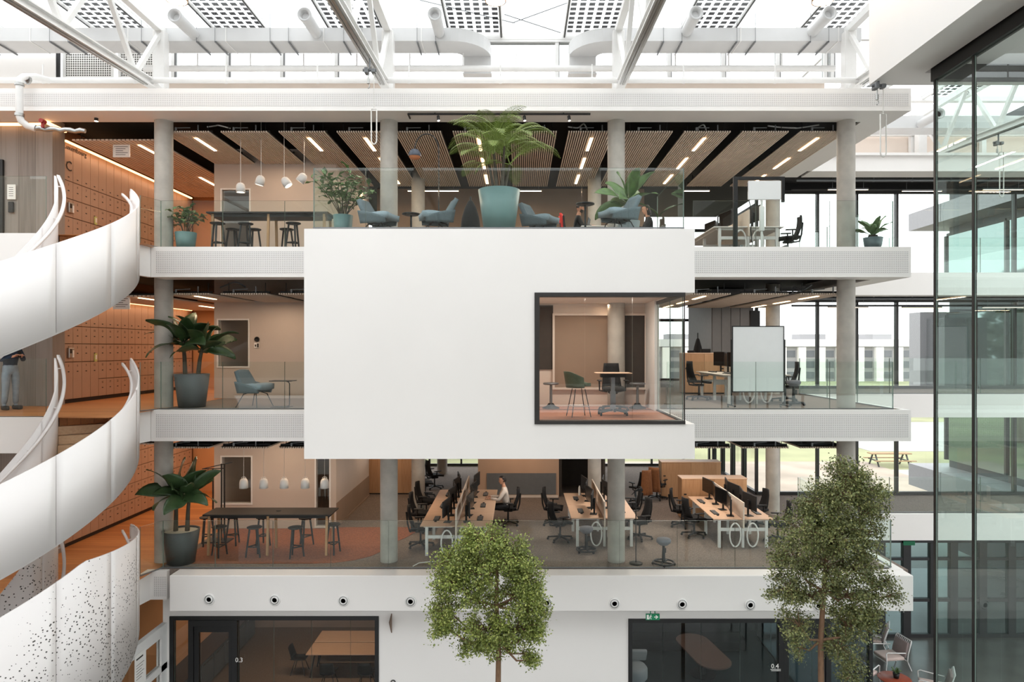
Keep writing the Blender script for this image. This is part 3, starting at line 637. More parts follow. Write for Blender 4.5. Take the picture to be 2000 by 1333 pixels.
# trusses
def truss(x, label, y0=16.3, z0=16.22, yend=-2.5):
    t = thing('roof_truss', label, 'truss', (x, y0, z0)); sl_ = .054
    zz = lambda y: -(y0 - y) * sl_
    L = y0 - yend
    m = MB(); m.beam((0, 0, 0), (0, -L, -L * sl_), .2, .03); m.beam((0, 0, .16), (0, -L, .16 - L * sl_), .2, .03); m.beam((0, 0, .08), (0, -L, .08 - L * sl_), .03, .13); obj('bottom_chord', m, WHITE2, t)
    m = MB(); m.beam((.02, -.3, -.03), (.02, -L, -.03 - L * sl_), .05, .05); m.beam((-.05, -.3, -.03), (-.05, -L, -.03 - L * sl_), .02, .03); obj('hoist_rail', m, CHROME, t)
    m = MB(); m.beam((0, .9, 1.55), (0, -L, 1.75), .16, .16); obj('top_chord', m, WHITE2, t)
    m = MB(); m.bbox(-.14, .14, .25, .5, -.35, 1.5, .01); m.beam((0, .35, 0), (0, -.1, .1), .15, .15); obj('end_post', m, WHITE2, t)
    for k in range(5):
        yb_ = -.75 - k * 2.5; zb_ = .16 + yb_ * sl_
        for d in (1.2, -1.25): m = MB(); m.beam((0, yb_ + (.06 if d > 0 else -.06), zb_), (0, yb_ + d, 1.62), .1, .1, up=(1, 0, 0)); obj('web', m, WHITE2, t)
    return t
for i, x in enumerate((-8.75, -3.2, 2.42, 8.05)):
    truss(x, f'white steel roof truss, {["leftmost at the upper left", "second from left", "third from left", "at the upper right behind the hanging soffit"][i]}')
truss(13.4, 'far white steel roof truss beyond the dark framed glass', 22.4, 16.2, 6)

# ducts with jet nozzles
DY0, DY1, DZ0, DZ1 = 16.75, 17.45, PZ(80, 16.75), PZ(54, 16.75)
def elbow(m, sgn, x):
    # flat duct bending from the x direction back to the wall, then down
    path = []
    for k in range(9):
        a = RAD(90 * k / 8); ri, ro = .25, .95
        cx, cy = x, DY1 + .25
        p = lambda r: (cx + sgn * r * sin(a), cy - r * cos(a))
        (ax, ay), (bx, by) = p(ro), p(ri); path.append([(ax, ay, DZ0), (bx, by, DZ0), (bx, by, DZ1), (ax, ay, DZ1)])
    m.ring(path if sgn < 0 else [r[::-1] for r in path], sm=False)
    xa, xb = sorted((x + sgn * .25, x + sgn * .95)); m.box(xa, xb, DY1 + .2, 18.05, DZ0 - .42, DZ1); m.box(xa - .02, xb + .02, DY1 + .15, 18.08, DZ0 - .46, DZ0 - .43)
def duct(label, x0, x1, elb=None, jets=(), y=None):
    t = thing('air_duct', label, 'duct', (0, 0, 0)); m = MB(); m.box(x0, x1, DY0, DY1, DZ0, DZ1); obj('duct_body', m, DUCTM, t)
    if elb: m = MB(); elbow(m, elb, x1 if elb > 0 else x0); obj('elbow', m, DUCTM, t)
    x = x0 + .8
    m = MB()
    while x < x1:
        m.box(x - .012, x + .012, DY0 - .012, DY1 + .01, DZ0 - .014, DZ1 + .01); x += 2.4 if elb else 2.0
    obj('flange', m, WHITE2, t)
    x = x0 + 1.3; k = 0
    while x < x1 - .3:
        m = MB(); m.beam((x, DY0 - .03, DZ0 - .03), (x, DY1 + .03, DZ0 - .03), .03, .03); m.cyl((x, DY0 - .04, DZ0 - .03), (x, DY0 - .04, ZR - .1), .006, n=5); obj('hanger', m, GREYM, t); x += 1.35 if k % 2 else .45; k += 1
    for px, py in jets:
        jx = PX(px, 15.9); jz = PZ(py, 15.9); m = MB()
        prof = [(.13, 1.0), (.145, .15), (.16, .05), (.165, 0), (.15, -.02), (.1, .03), (.085, .12)]
        m.M = Matrix.Translation((jx, 15.8, jz)) @ Matrix.Rotation(-pi / 2, 4, 'X'); m.lathe(prof, 24); j = obj('jet_nozzle', m, DUCTM, t)
        m = MB(); m.M = Matrix.Translation((jx, 15.93, jz)) @ Matrix.Rotation(-pi / 2, 4, 'X'); m.lathe([(.001, 0), (.086, 0)], 20); obj('nozzle_throat', m, BLACK, j)
duct('long white air duct on the left under the glass roof', -20, PX(900, 16.75) - .25, 1, ((345, 34), (597, 32), (850, 31)))
duct('long white air duct on the right under the glass roof', PX(1172, 16.75) + .25, 8.4, -1, ((1358, 29), (1617, 29)))
# right-hand arm duct
t = thing('air_duct', 'distant white air duct over the right-hand arm', 'duct', (0, 0, 0)); m = MB(); m.box(9.6, 24, 21.4, 22.1, PZ(250, 21.4), PZ(226, 21.4)); obj('duct_body', m, DUCTM, t)
for k in range(4):
    x = PX(1836, 20.4) + k * 3.0; m = MB(); m.M = Matrix.Translation((x, 20.4, PZ(221, 20.4))) @ Matrix.Rotation(-pi / 2, 4, 'X'); m.lathe([(.13, 1.0), (.145, .15), (.165, 0), (.15, -.02), (.1, .03), (.085, .12)], 20); j = obj('jet_nozzle', m, DUCTM, t)
    m = MB(); m.M = Matrix.Translation((x, 20.5, PZ(221, 20.4))) @ Matrix.Rotation(-pi / 2, 4, 'X'); m.lathe([(.001, 0), (.086, 0)], 16); obj('nozzle_throat', m, BLACK, j)
# arm roof wall and its clerestory
m = MB(); m.box(XE - .8, 30, 23.2, 23.4, 15.9, 17.2); m.box(XE - .95, XE - .8, 18.1, 23.4, 15.9, 17.1); struct('wall_back', m, WARMW)
for k in range(7): m = MB(); m.box(8.4 + 2.4 * k, 8.55 + 2.4 * k, 23.0, 23.15, 15.9, ZR); o = obj('steel_post', m, WHITE2); tag(o, f'{ORD[k]} white steel post from the left under the arm roof edge', 'post')
m = MB(); m.box(8.2, 30, 22.95, 23.1, 17.15, 17.3); m.box(8.2, 30, 22.5, 22.7, ZR - .15, ZR); trim(m, WHITE2)

# sprinkler and rail pipes along the roof edge
def pipe(name, label, pts, r, mtl=WHITE2, fit=True):
    p0 = Vector(pts[0]); t = thing(name, label, 'pipe', p0); m = MB(); m.tube([Vector(p) - p0 for p in pts], r, 12); obj('pipe_run', m, mtl, t)
    if fit:
        L = Vector(pts[-1]) - p0
        for k in range(1, 13): q = L * (k / 13); m = MB(); m.cyl(q + L.normalized() * -.03, q + L.normalized() * .03, r * 1.12, n=14); m.cyl(q, q + Vector((0, 0, .38)), .018, n=6); obj('pipe_clamp', m, mtl, t)
    return t
pipe('roof_pipe', 'long white pipe running along the roof edge just above the perforated band', [(-20, 16.2, PZ(157, 16.2)), (8.25, 16.2, PZ(157, 16.2))], .068)
pipe('roof_rail', 'white horizontal tube in front of the clerestory windows', [(-9.5, 17.3, PZ(134, 17.3)), (8.0, 17.3, PZ(134, 17.3))], .075)
t = thing('rain_pipe', 'white drain pipe dropping over the roof edge at the upper left', 'pipe', (PX(38, 15.25), 15.25, PZ(150, 15.25)))
zb = PZ(236, 15.25) - PZ(150, 15.25); m = MB(); m.tube([(0, .95, .29), (0, .5, .2), (0, .12, .04), (0, .02, -.05), (0, 0, -.2), (0, 0, zb + .1), (.02, .03, zb), (.1, .1, zb - .08), (.25, .15, zb - .12)], .075, 14); obj('pipe_run', m, WHITE2, t)
m = MB(); m.cyl((0, 0, -.14), (0, 0, -.2), .095, n=16); m.cyl((0, 0, zb + .16), (0, 0, zb + .1), .095, n=16); m.cyl((0, .2, .02), (0, .26, .02), .1, n=16); obj('pipe_collar', m, CHROME, t)
m = MB(); m.tube([(.25 + .1 * k, .15 + .02 * k, zb - .12 + .02 * sin(k * 2.2)) for k in range(11)], [.06 if k % 2 else .05 for k in range(11)], 10); obj('flexible_hose', m, CHROME, t)
m = MB(); m.cyl((.45, .1, zb - .12), (.45, .1, zb + .02), .035, n=10); m.cyl((.45, .03, zb + .02), (.45, .17, zb + .02), .05, n=10); obj('valve', m, mat('red_valve', (150, 40, 34), .5), t)

# chain hoists with hanging loops
def hoist(x, y, z, l1, l2, label, up=.3):
    t = thing('chain_hoist', label, 'hoist', (x, y, z)); m = MB(); m.bbox(-.1, -.02, -.08, .08, -.02, .1, .01); m.bbox(.04, .12, -.06, .06, 0, .08, .01); m.cyl((-.14, 0, .06), (.14, 0, .06), .03, n=10); m.cyl((0, 0, .05), (0, 0, up), .02, n=8); obj('trolley', m, GREYM, t)
    m = MB(); m.cyl((-.03, 0, 0), (-.03, 0, -.12), .014, n=8); m.cyl((-.03, 0, -.12), (-.03, 0, -.22), .03, n=8); m.tube([(-.03 + .03 * sin(a), 0, -.27 - .045 * cos(a)) for a in [pi * .9 * k / 6 - .3 for k in range(7)]], .01, 6); obj('hook', m, CHROME, t)
    m = MB(); w = .055; m.cyl((.09, 0, 0), (.09, 0, -l1), .008, n=6); pts = [(.09 - w, 0, -l1)] + [(.09 - w * cos(a) , 0, -l2 + .07 - .08 * sin(a)) for a in [pi * k / 8 for k in range(9)]] + [(.09 + w, 0, -l1)]
    m.tube([(.09, 0, -l1)] + pts + [(.09, 0, -l1)], .014, 8); obj('chain_loop', m, mat('chain_white', (222, 220, 214), .5) if 'chain_white' not in bpy.data.materials else bpy.data.materials['chain_white'], t)
hoist(PX(722, 14.3), 14.3, PZ(143, 14.3), .75, 1.48, 'chain hoist with a long white loop on the truss left of centre')
hoist(PX(1716, 13.3), 13.3, PZ(173, 13.3), .5, 1.32, 'chain hoist with a white loop under the soffit corner at right', .15)
hoist(PX(1950, 19.1), 19.1, PZ(283, 19.1), .2, 1.45, 'chain hoist loop seen through the green glass at upper right')
# round roof lamps and bracing cables
for i, (px, py) in enumerate(((345, 2), (968, 3), (1607, 3))):
    t = thing('round_lamp', f'round disc lamp at the top edge, {["at left", "in the middle", "at right"][i]}', 'lamp', (PX(px, 14), 14, PZ(py, 14))); m = MB(); m.lathe([(.001, .01), (.2, .01), (.215, 0), (.215, .09), (.2, .1), (.001, .1)], 28); obj('rim', m, mat('bronze_rim', (170, 130, 100), .4) if 'bronze_rim' not in bpy.data.materials else bpy.data.materials['bronze_rim'], t)
    m = MB(); m.lathe([(.001, 0), (.195, 0)], 28); m.M = Matrix(); o = obj('diffuser', m, LAMPD, t); o.location.z = .004; m = MB(); m.cyl((0, 0, .1), (0, 0, 1.3), .01, n=6); obj('cord', m, WHITE2, t)
for i, (a, b) in enumerate((((820, 0), (1005, 45)), ((1000, 45), (1110, 5)), ((985, 28), (1095, 64)))):
    m = MB(); m.cyl((PX(a[0], 17.6), 17.6, PZ(a[1], 17.6)), (PX(b[0], 17.6), 17.6, PZ(b[1], 17.6)), .012, n=6); o = obj('bracing_cable', m, GREYM); tag(o, f'thin bracing cable under the roof centre, {["falling to the right from the left duct", "rising to the right", "falling towards the right duct"][i]}', 'cable')

# ================================================================ hanging white soffit and dark framed glass at the right
m = MB(); m.box(6.92, 7.66, -2, 13.5, 15.2, 19.5); m.box(7.66, 26, 12.9, 13.5, 15.2, 19.5); m.box(7.66, 26, -2, 12.9, 15.26, 15.5); struct('wall_right', m, WHITE)
gw = thing('dark_framed_glass_wall', 'dark framed green glass wall in the right foreground', 'glass wall', (0, 0, 0))
gx, gy = 7.74, 12.77
m = MB(); m.box(gx - .04, gx + .1, -2, gy, 14.98, 15.26); m.box(gx + .1, 26, gy - .14, gy, 14.98, 15.26); obj('head_frame', m, BLACKM, gw)
zs = [0.02, ZB + 1.2, 14.98]
ys = [gy - .02, PX(1898, 1) and 7.74 * FOC / (1898 - VX), 10.1, 8.5, 6.9, 5.3]
for y in ys[:1] + ys[1:]:
    m = MB(); m.box(gx, gx + .05, y - .055, y, .02, 14.98); obj('mullion', m, FRAME, gw)
for a, b in zip(ys, ys[1:]): m = MB(); m.box(gx + .012, gx + .032, b + .006, a - .061, .02, 14.98, 0, 1); obj('glass_pane', m, [GLG, GLE], gw)
m = MB(); m.box(gx + .06, 12.4, gy - .03, gy - .01, .02, 14.98, 0, 1); obj('glass_pane', m, [glass('faint_green_glass', (.95, .99, .975), 1.4), GLE], gw)

# opposite side of the atrium behind the camera, seen only in reflections
for z in (ZA, ZB, ZC):
    zb = BOT[z]; m = MB(); m.box(-22, 26, -1.0, -.4, zb, z); trim(m, WHITE)
m = MB(); m.box(-22, 26, -3.2, -3.0, 7.6, 12.4); m.box(-22, 26, -3.2, -3.0, 13.7, 17.6, 1); struct('wall_front', m, [mat('opposite_facade', (96, 92, 90), .6), mat('upper_reflection_wall', (190, 186, 182), .7)])  # upper wall added, gaps left open, to balance light and mirrored sky
for z, zc in ((ZB, 11.6), (ZC, 15.4)):      # services and lamps under the arm ceilings
    pipe('ceiling_pipe', f'dark pipe run under the ceiling of the right-hand arm, {"middle" if z == ZB else "top"} floor', [(8.9, 21.9, zc - .02), (25, 21.9, zc - .02)], .045, GREYM)
    pipe('ceiling_pipe', f'thin dark pipe under the ceiling of the right-hand arm, {"middle" if z == ZB else "top"} floor', [(8.9, 22.3, zc - .22), (25, 22.3, zc - .22)], .03, FRAME, False)
    for k in range(5):
        x = 10.6 + 2.5 * k; t = thing('linear_lamp', f'{ORD[k]} hanging linear lamp from the left in the right-hand arm, {"middle" if z == ZB else "top"} floor', 'lamp', (x, 22.0 + .2 * (k % 2), zc - .3), 0, 'hanging linear lamps in the right-hand arm'); m = MB(); m.bbox(-.65, .65, -.03, .03, 0, .05, .006); obj('housing', m, GREYM, t); m = MB(); m.box(-.64, .64, -.025, .025, -.006, 0); obj('diffuser', m, LED, t); m = MB(); m.cyl((-.5, 0, .05), (-.5, 0, .45), .006, n=5); m.cyl((.5, 0, .05), (.5, 0, .45), .006, n=5); obj('hanger', m, GREYM, t)
m = MB(); m.box(-22.2, -22, -3, 31, 0, 18.4); struct('wall_left', m, WARMW)
# ================================================================ ground storey
YG = 15.9
gl0, gl1, gr0, gr1, zt = PX(332, YG), PX(740, YG), PX(1227, YG), PX(1704, YG), PZ(1204, YG)
m = MB(); m.box(gl1, gr0, YG, YG + .2, 0, 4.4); m.box(-8.3, gl0, YG, YG + .2, 0, 4.4); m.box(gl0, gl1, YG, YG + .2, zt, 4.4); m.box(gr0, gr1, YG, YG + .2, zt - .06, 4.4)
struct('wall_front', m, WHITE)
m = MB(); m.box(XL, 8.3, YG - .2, 25, 4.25, 4.4); struct('ceiling', m, BLACKC)
def glazed_front(n, x0, x1, zt, xd0, xd1, mull, g, label):
    f = .09; m = MB(); m.box(x0, x0 + f, YG - .03, YG + .1, 0, zt); m.box(x1 - f, x1, YG - .03, YG + .1, 0, zt); m.box(x0 + f, x1 - f, YG - .03, YG + .1, zt - f, zt); m.box(x0 + f, x1 - f, YG - .03, YG + .1, 0, .05)
    w = struct(f'window_{n}', m, BLACKM)
    xs = [x0 + f] + [x for x in mull if x < xd0] + [xd0]; ys2 = [xd1] + [x for x in mull if x > xd1] + [x1 - f]
    for L in (xs, ys2):
        for a, b in zip(L, L[1:]):
            if b - a > .1: m = MB(); m.box(a + .005, b - .005, YG + .02, YG + .04, .05, zt - f, 0, 1); obj('pane', m, [g, GLE], w)
    m = MB(); m.box(xd0, xd0 + .12, YG - .04, YG + .12, 0, zt - f); m.box(xd1 - .12, xd1, YG - .04, YG + .12, 0, zt - f); m.box(xd0 + .12, xd1 - .12, YG - .04, YG + .12, zt - f - .14, zt - f); d = struct(f'door_{n}', m, BLACKM)
    m = MB(); m.box(xd0 + .13, xd0 + .24, YG - .02, YG + .06, .02, zt - f - .15); m.box(xd1 - .2, xd1 - .13, YG - .02, YG + .06, .02, zt - f - .15); m.box(xd0 + .24, xd1 - .2, YG - .02, YG + .06, zt - f - .28, zt - f - .15); obj('door_leaf', m, BLACKM, d)
    m = MB(); m.box(xd0 + .24, xd1 - .2, YG + .01, YG + .03, .02, zt - f - .28, 0, 1); obj('door_pane', m, [g, GLE], d)
glazed_front(90, gl0, gl1, zt, PX(369, YG), PX(464, YG), [PX(534, YG), PX(608, YG), PX(684, YG)], GLB, '')
glazed_front(91, gr0, gr1, zt - .06, PX(1520, YG), PX(1622, YG), [PX(1295, YG), PX(1370, YG), PX(1446, YG)], GLD, '')
# meeting room at the left
m = MB(); m.box(-10.0, -9.8, 16.1, 24.6, 0, 4.25); m.box(-9.8, -3.0, 24.4, 24.6, 0, 4.25, 1); m.box(-3.1, -3.0, 16.1, 24.4, 0, 4.25, 1); struct('wall_back', m, [ORANGEW, BROWNW])
m = MB(); m.box(-9.8, -3.1, 15.95, 24.4, 0, .006); struct('floor', m, mat('brown_carpet', (120, 104, 90), .9, var=.1, scale=20))
area('meeting_room_fill', (-6.2, 20.4, 4.2), 4, .1, 65, WARM); area('lounge_fill', (5.4, 20.5, 4.2), 3, .1, 40, NEUT)  # added fill without fixtures, brightens the two ground floor rooms
nw += 1; m = MB(); m.box(8.18, 8.26, 15.95, 24, 4.0, 4.3); m.box(8.18, 8.26, 15.95, 24, 0.006, .06); w = struct(f'window_{nw}', m, BLACKM)
for k in range(5): m = MB(); m.box(8.21, 8.23, 16.1 + 1.55 * k, 17.62 + 1.55 * k, .07, 3.99, 0, 1); obj('pane', m, [GLD, GLE], w)
m = MB(); m.box(2.4, 2.5, 16.1, 24, 0, 4.25); m.box(2.5, 8.6, 24, 24.2, 0, 4.25); struct('wall_back', m, mat('dark_lounge_wall', (70, 72, 74), .8)); m = MB(); m.box(2.5, 8.2, 15.95, 24, 0, .006); struct('floor', m, mat('dark_lounge_carpet', (64, 72, 72), .95))
t = thing('kitchenette', 'dark grey kitchenette counter along the left wall of the ground floor meeting room', 'counter', (-9.45, 18.0, 0))
m = MB(); m.bbox(-.33, .3, 0, 5.6, .1, .88, .008); obj('carcass', m, DKPOT, t); m = MB(); m.box(-.34, .34, -.02, 5.62, .88, .92); obj('worktop', m, mat('dark_worktop', (58, 58, 60), .35), t)
for k in range(7): m = MB(); m.bbox(.3, .32, .02 + k * .8, .79 + k * .8, .12, .86, .004); d = obj('cupboard_door', m, DKPOT, t); m = MB(); m.box(.325, .345, .1 + k * .8, .68 + k * .8, .8, .815); obj('door_handle', m, CHROME, d)
for i, y in enumerate((20.6, 21.5)):
    t = thing('meeting_table', f'{["nearer", "farther"][i]} oak meeting table behind the lower left glass front', 'table', (-4.95, y + .42, 0)); m = MB(); m.bbox(-1.5, 1.5, -.42, .42, .71, .74, .008); obj('tabletop', m, OAKTOP, t)
    for sx in (-1, 1):
        for sy in (-1, 1): m = MB(); m.cyl((sx * 1.25, sy * .3, .71), (sx * 1.38, sy * .36, 0), .025, .018, 10); obj('leg', m, BLACKM, t)
def shell_chair(loc, rz, label, group=None, mt=None):
    t = thing('shell_chair', label, 'chair', loc, rz, group)
    g = [[(.23 * u * (1 - .1 * v), .22 - .45 * v, .45 - .02 * sin(pi * v) + .03 * u * u) for u in [k / 3 - 1 for k in range(7)]] for v in [j / 4 for j in range(5)]]
    m = MB(); m.sheet(g, .015); obj('seat', m, BLACK, t)
    g = [[(.23 * u * (1 - .15 * v), -.23 - .1 * v + .05 * u * u * (1 - v * .3), .47 + .36 * v) for u in [k / 3 - 1 for k in range(7)]] for v in [j / 4 for j in range(5)]]
    m = MB(); m.sheet(g, .015); obj('backrest', m, BLACK, t)
    for sx in (-1, 1):
        for sy in (-1, 1): m = MB(); m.cyl((sx * .12, sy * .1, .43), (sx * .22, sy * .22, 0), .012, n=8); obj('leg', m, BLACKM, t)
    return t
sc = spawn(shell_chair)
for i, (x, y, r) in enumerate(((-6.75, 21.0, -pi / 2), (-5.6, 20.1, 0), (-4.5, 20.1, 0))): sc((x, y, .006), r, f'black shell chair at the ground floor oak tables, {["at the left end", "front row left", "front row right"][i]}', 'chairs at the ground floor oak tables')
# lounge behind the dark glass
t = thing('lounge_table', 'long rounded brown table behind the dark lower right glass', 'table', (5.62, 20.9, 0), RAD(100)); pts = [(.72 + .52 * cos(a), .52 * sin(a)) for a in [pi * (k / 12 - .5) for k in range(13)]] + [(-.72 + .52 * cos(a), .52 * sin(a)) for a in [pi * (k / 12 + .5) for k in range(13)]]
m = MB(); m.prism(pts, .7, .74); obj('tabletop', m, mat('brown_table_top', (150, 116, 100), .5), t); m = MB(); m.cyl((0, 0, .02), (0, 0, .7), .09, n=16); obj('pedestal', m, BLACKM, t); m = MB(); m.cyl((0, 0, 0), (0, 0, .03), .4, n=24); obj('foot', m, BLACKM, t)
def cushion_seat(x, y, label):
    t = thing('pouffe', label, 'pouffe', (x, y, .006)); m = MB(); m.lathe([(.001, 0), (.36, 0), (.42, .08), (.42, .34), (.36, .42), (.001, .43)], 28); obj('seat', m, PENDM, t); m = MB(); m.M = Matrix.Translation((.2, .32, .58)) @ Matrix.Rotation(.5, 4, 'X'); m.bbox(-.26, .26, -.06, .06, -.22, .22, .05, seg=2); obj('cushion', m, PENDM, t)
cushion_seat(3.45, 20.6, 'white pouffe with a cushion at the left behind the dark glass'); 
t = thing('lounge_sofa', 'dark curved sofa at the back behind the dark lower right glass', 'sofa', (5.4, 22.6, .006)); m = MB(); m.bbox(-2, 2, -.4, .4, .1, .45, .06, seg=2); obj('seat', m, FABBLK, t); m = MB(); m.bbox(-2, 2, .22, .5, .45, .9, .06, seg=2); obj('backrest', m, FABBLK, t)
# door numbers
o = text('room_number', '0.3', .15, PAPER, (PX(467, YG - .06), YG - .06, PZ(1288, YG)), (pi / 2, 0, 0)); tag(o, 'white room number 0.3 beside the black glass door at lower left', 'lettering')
o = text('room_number', '0.4', .15, PAPER, (PX(1513, YG - .04), YG - .06, PZ(1300, YG)), (pi / 2, 0, 0)); tag(o, 'white room number 0.4 on the dark glass at lower right', 'lettering')
m = MB(); m.box(-.12, .12, 0, .002, 0, .012); m.box(-.1, .12, 0, .002, -.03, -.02); o = obj('room_caption', m, PAPER); o.location = (PX(1513, YG), YG - .06, PZ(1306.5, YG)); tag(o, 'tiny white caption line under the room number 0.4', 'lettering')
# exit sign: green, running figure, arrow
t = thing('exit_sign', 'green exit sign with running figure and arrow under the beam', 'sign', (PX(1275, 15.32), 15.32, PZ(1206, 15.32)), 0); GREENS = mat('exit_green', (0, 128, 84), .5)
m = MB(); m.box(-.155, .155, 0, .03, -.068, .068); m.box(-.06, -.04, .01, .02, .068, .175); m.box(.04, .06, .01, .02, .068, .175); obj('plate', m, GREENS, t)
m = MB(); P2 = lambda pts: m.add([(x, -.003, z) for x, z in pts], [list(range(len(pts)))])
m.box(.03, .1, -.004, -.001, -.01, .01); m.add([(x, -.003, z) for x, z in ((.075, -.045), (.125, 0), (.075, .045), (.06, .03), (.095, 0), (.06, -.03))], [(0, 1, 4, 5), (1, 2, 3, 4)]); obj('arrow', m, PAPER, t)
m = MB(); m.box(-.135, -.09, -.004, -.001, -.05, .05); m.beam((-.05, -.002, .03), (-.065, -.002, -.01), .004, .022, up=(1, 0, 0)); m.beam((-.065, -.002, -.01), (-.03, -.002, -.045), .004, .014, up=(1, 0, 0)); m.beam((-.065, -.002, -.01), (-.09, -.002, -.05), .004, .014, up=(1, 0, 0)); m.beam((-.05, -.002, .025), (-.02, -.002, .0), .004, .012, up=(1, 0, 0)); m.box(-.05, -.03, -.004, -.001, .036, .054); obj('running_figure', m, PAPER, t)
# small wall fittings on the white wall
m = MB(); m.add([(0, 0, .2), (0, -.28, .1), (0, 0, -.25), (.02, 0, .2), (.02, -.28, .1), (.02, 0, -.25)], [(0, 1, 2), (5, 4, 3), (0, 3, 4, 1), (1, 4, 5, 2), (2, 5, 3, 0)]); o = obj('projecting_sign', m, mat('brown_sign', (120, 96, 80), .6)); o.location = (PX(764, YG), YG - .0, PZ(1216, YG)); tag(o, 'small brown triangular sign projecting from the white wall near the left glass front', 'sign')
m = MB(); m.tube([(.05 * cos(a), 0, .05 * sin(a)) for a in [2 * pi * k / 16 for k in range(17)]], .012, 6, cap=False); o = obj('wall_ring', m, BLACKM); o.location = (PX(768, YG), YG - .02, PZ(1333, YG)); tag(o, 'dark ring fitting low on the white wall at the bottom edge', 'fitting')
# jet nozzles along the deep beam
for i, px in enumerate((409, 537, 671, 802, 936, 1068, 1200, 1332, 1465, 1598)):
    py = 1171 + (px - 409) * .0104; x, z = PX(px, 15.2), PZ(py, 15.2)
    t = thing('beam_jet_nozzle', f'{ORD[i]} round white air nozzle from the left on the deep white beam', 'nozzle', (x, 15.2, z), 0, 'round air nozzles along the white beam')
    m = MB(); m.M = Matrix.Rotation(pi / 2, 4, 'X'); m.lathe([(.124, -.002), (.124, .02), (.112, .028), (.098, .028)], 28, cap=False); obj('collar', m, WHITE2, t)
    m = MB(); m.M = Matrix.Rotation(pi / 2, 4, 'X'); m.lathe([(.1, .006), (.084, .006)], 28, cap=False); obj('shadow_gap', m, GREYM, t)
    m = MB(); m.M = Matrix.Rotation(pi / 2, 4, 'X'); m.lathe([(.086, .0), (.084, .03), (.074, .045), (.058, .05), (.052, .02)], 28, cap=False); obj('nozzle_cone', m, WHITE2, t)
    m = MB(); m.M = Matrix.Rotation(pi / 2, 4, 'X'); m.lathe([(.001, .024), (.054, .024)], 20); obj('throat', m, BLACK, t)
# glazed return at the lower left behind the staircase
nw += 1; m = MB(); m.box(-8.32, -8.2, 13.4, 15.9, 3.35, 3.6); m.box(-8.32, -8.2, 13.4, 15.9, 2.55, 2.7); m.box(-8.32, -8.2, 15.65, 15.9, 0, 3.35); m.box(-8.32, -8.2, 14.2, 14.35, 0, 2.55); w = struct(f'window_{nw}', m, WHITE2)
m = MB(); m.box(-8.27, -8.25, 14.35, 15.65, 0, 2.55, 0, 1); obj('pane', m, [GLB, GLE], w); m = MB(); m.box(-8.27, -8.25, 13.4, 15.65, 2.7, 3.35, 0, 1); obj('pane', m, [GLB, GLE], w)
t = thing('notice', 'white notice sheet with printed lines on the glass at the lower left', 'notice', (-8.19, 14.75, PZ(1302, 14.75))); m = MB(); m.box(0, .006, -.22, .22, -.42, .3); obj('sheet', m, PAPER, t); m = MB(); m.box(.006, .008, -.16, .1, .18, .215)
for k in range(6): m.box(.006, .008, -.16, .14 - .05 * (k % 3), .06 - k * .06, .07 - k * .06)
obj('print_lines', m, INK, t)
# glazed doors across the back at ground level
xs = [8.3, PX(1720, YW), PX(1764, YW) + .1, PX(1822, YW), 15.0, 16.0, 17.0, 18.0, 19.2, 20.5]
z1 = 3.6; nw += 1; m = MB(); m.box(8.2, 26, YW - .06, YW + .08, 0, .12); m.box(8.2, 26, YW - .06, YW + .08, PZ(1092, YW) - .04, PZ(1092, YW) + .05); m.box(8.2, 26, YW - .06, YW + .08, PZ(1060, YW), 4.4); m.box(8.2, 26, YW - .06, YW + .08, PZ(1172, YW) - .05, PZ(1172, YW) + .06); w = struct(f'window_{nw}', m, BLACKM)
for x in xs: m = MB(); m.box(x - .13, x + .13, YW - .08, YW + .1, .12, PZ(1060, YW)); obj('mullion', m, BLACKM, w)
for a, b in zip(xs, xs[1:]):
    for c, d in ((.12, PZ(1172, YW) - .05), (PZ(1172, YW) + .06, PZ(1092, YW) - .04), (PZ(1092, YW) + .05, PZ(1060, YW))): m = MB(); m.box(a + .14, b - .14, YW, YW + .02, c, d, 0, 1); obj('pane', m, [glass('teal_door_glass', (.5, .6, .6), 1.5, .02) if 'teal_door_glass' not in bpy.data.materials else bpy.data.materials['teal_door_glass'], GLE], w)
for k in (0, 1): m = MB(); m.cyl((PX(1757, YW) + k * .12 - .06, YW - .14, .9), (PX(1757, YW) + k * .12 - .06, YW - .14, 2.0), .018, n=10); obj('pull_handle', m, CHROME, w)
m = MB(); m.box(-.2, .2, 0, .03, -.07, .07); t = obj('far_exit_sign', m, GREENS); t.location = (PX(1772, YW), YW - .12, PZ(1060, YW)); tag(t, 'small green sign above the distant ground floor doors at right', 'sign')

# ================================================================ outside
GR = mat('grass', (140, 140, 104), .95, var=.3, scale=.12); DIRT = mat('pale_bare_soil', (158, 144, 130), .95, var=.2, scale=.25, bump=.6, bscale=1.5); PAVE = mat('pale_paving', (160, 158, 154), .9, var=.08, scale=.2)
m = MB(); m.box(-150, 320, 31, 420, -.3, -.02); struct('floor', m, GR)
m = MB(); m.box(-90, 90, -80, -3.05, -.3, -.02); struct('floor', m, PAVE)
m = MB(); m.box(0, 30.5, 44, 60, -.02, .01); m.box(-40, 60, 100, 130, -.02, .01); struct('floor', m, DIRT)
m = MB(); m.box(8, 120, 31, 43.8, -.02, .005); m.box(30, 120, 43.8, 56, -.02, .006); m.box(34, 160, 66, 92, -.02, .006); struct('floor', m, PAVE)
FW = mat('far_white_cladding', (232, 228, 224), .8); FG = mat('far_grey_cladding', (150, 148, 150), .8); FR = mat('far_roof', (206, 204, 204), .8); FWIN = mat('far_window', (96, 98, 104), .4)
t = thing('office_block', 'long pale office block on the horizon seen through the right-hand windows', 'building', (105, 205, 0)); m = MB(); m.box(-70, 60, 0, 14, 0, 10.4); obj('body', m, FG, t)
m = MB(); m.box(-71, 61, -1, 15, 10.4, 12.6); obj('roof', m, FR, t)
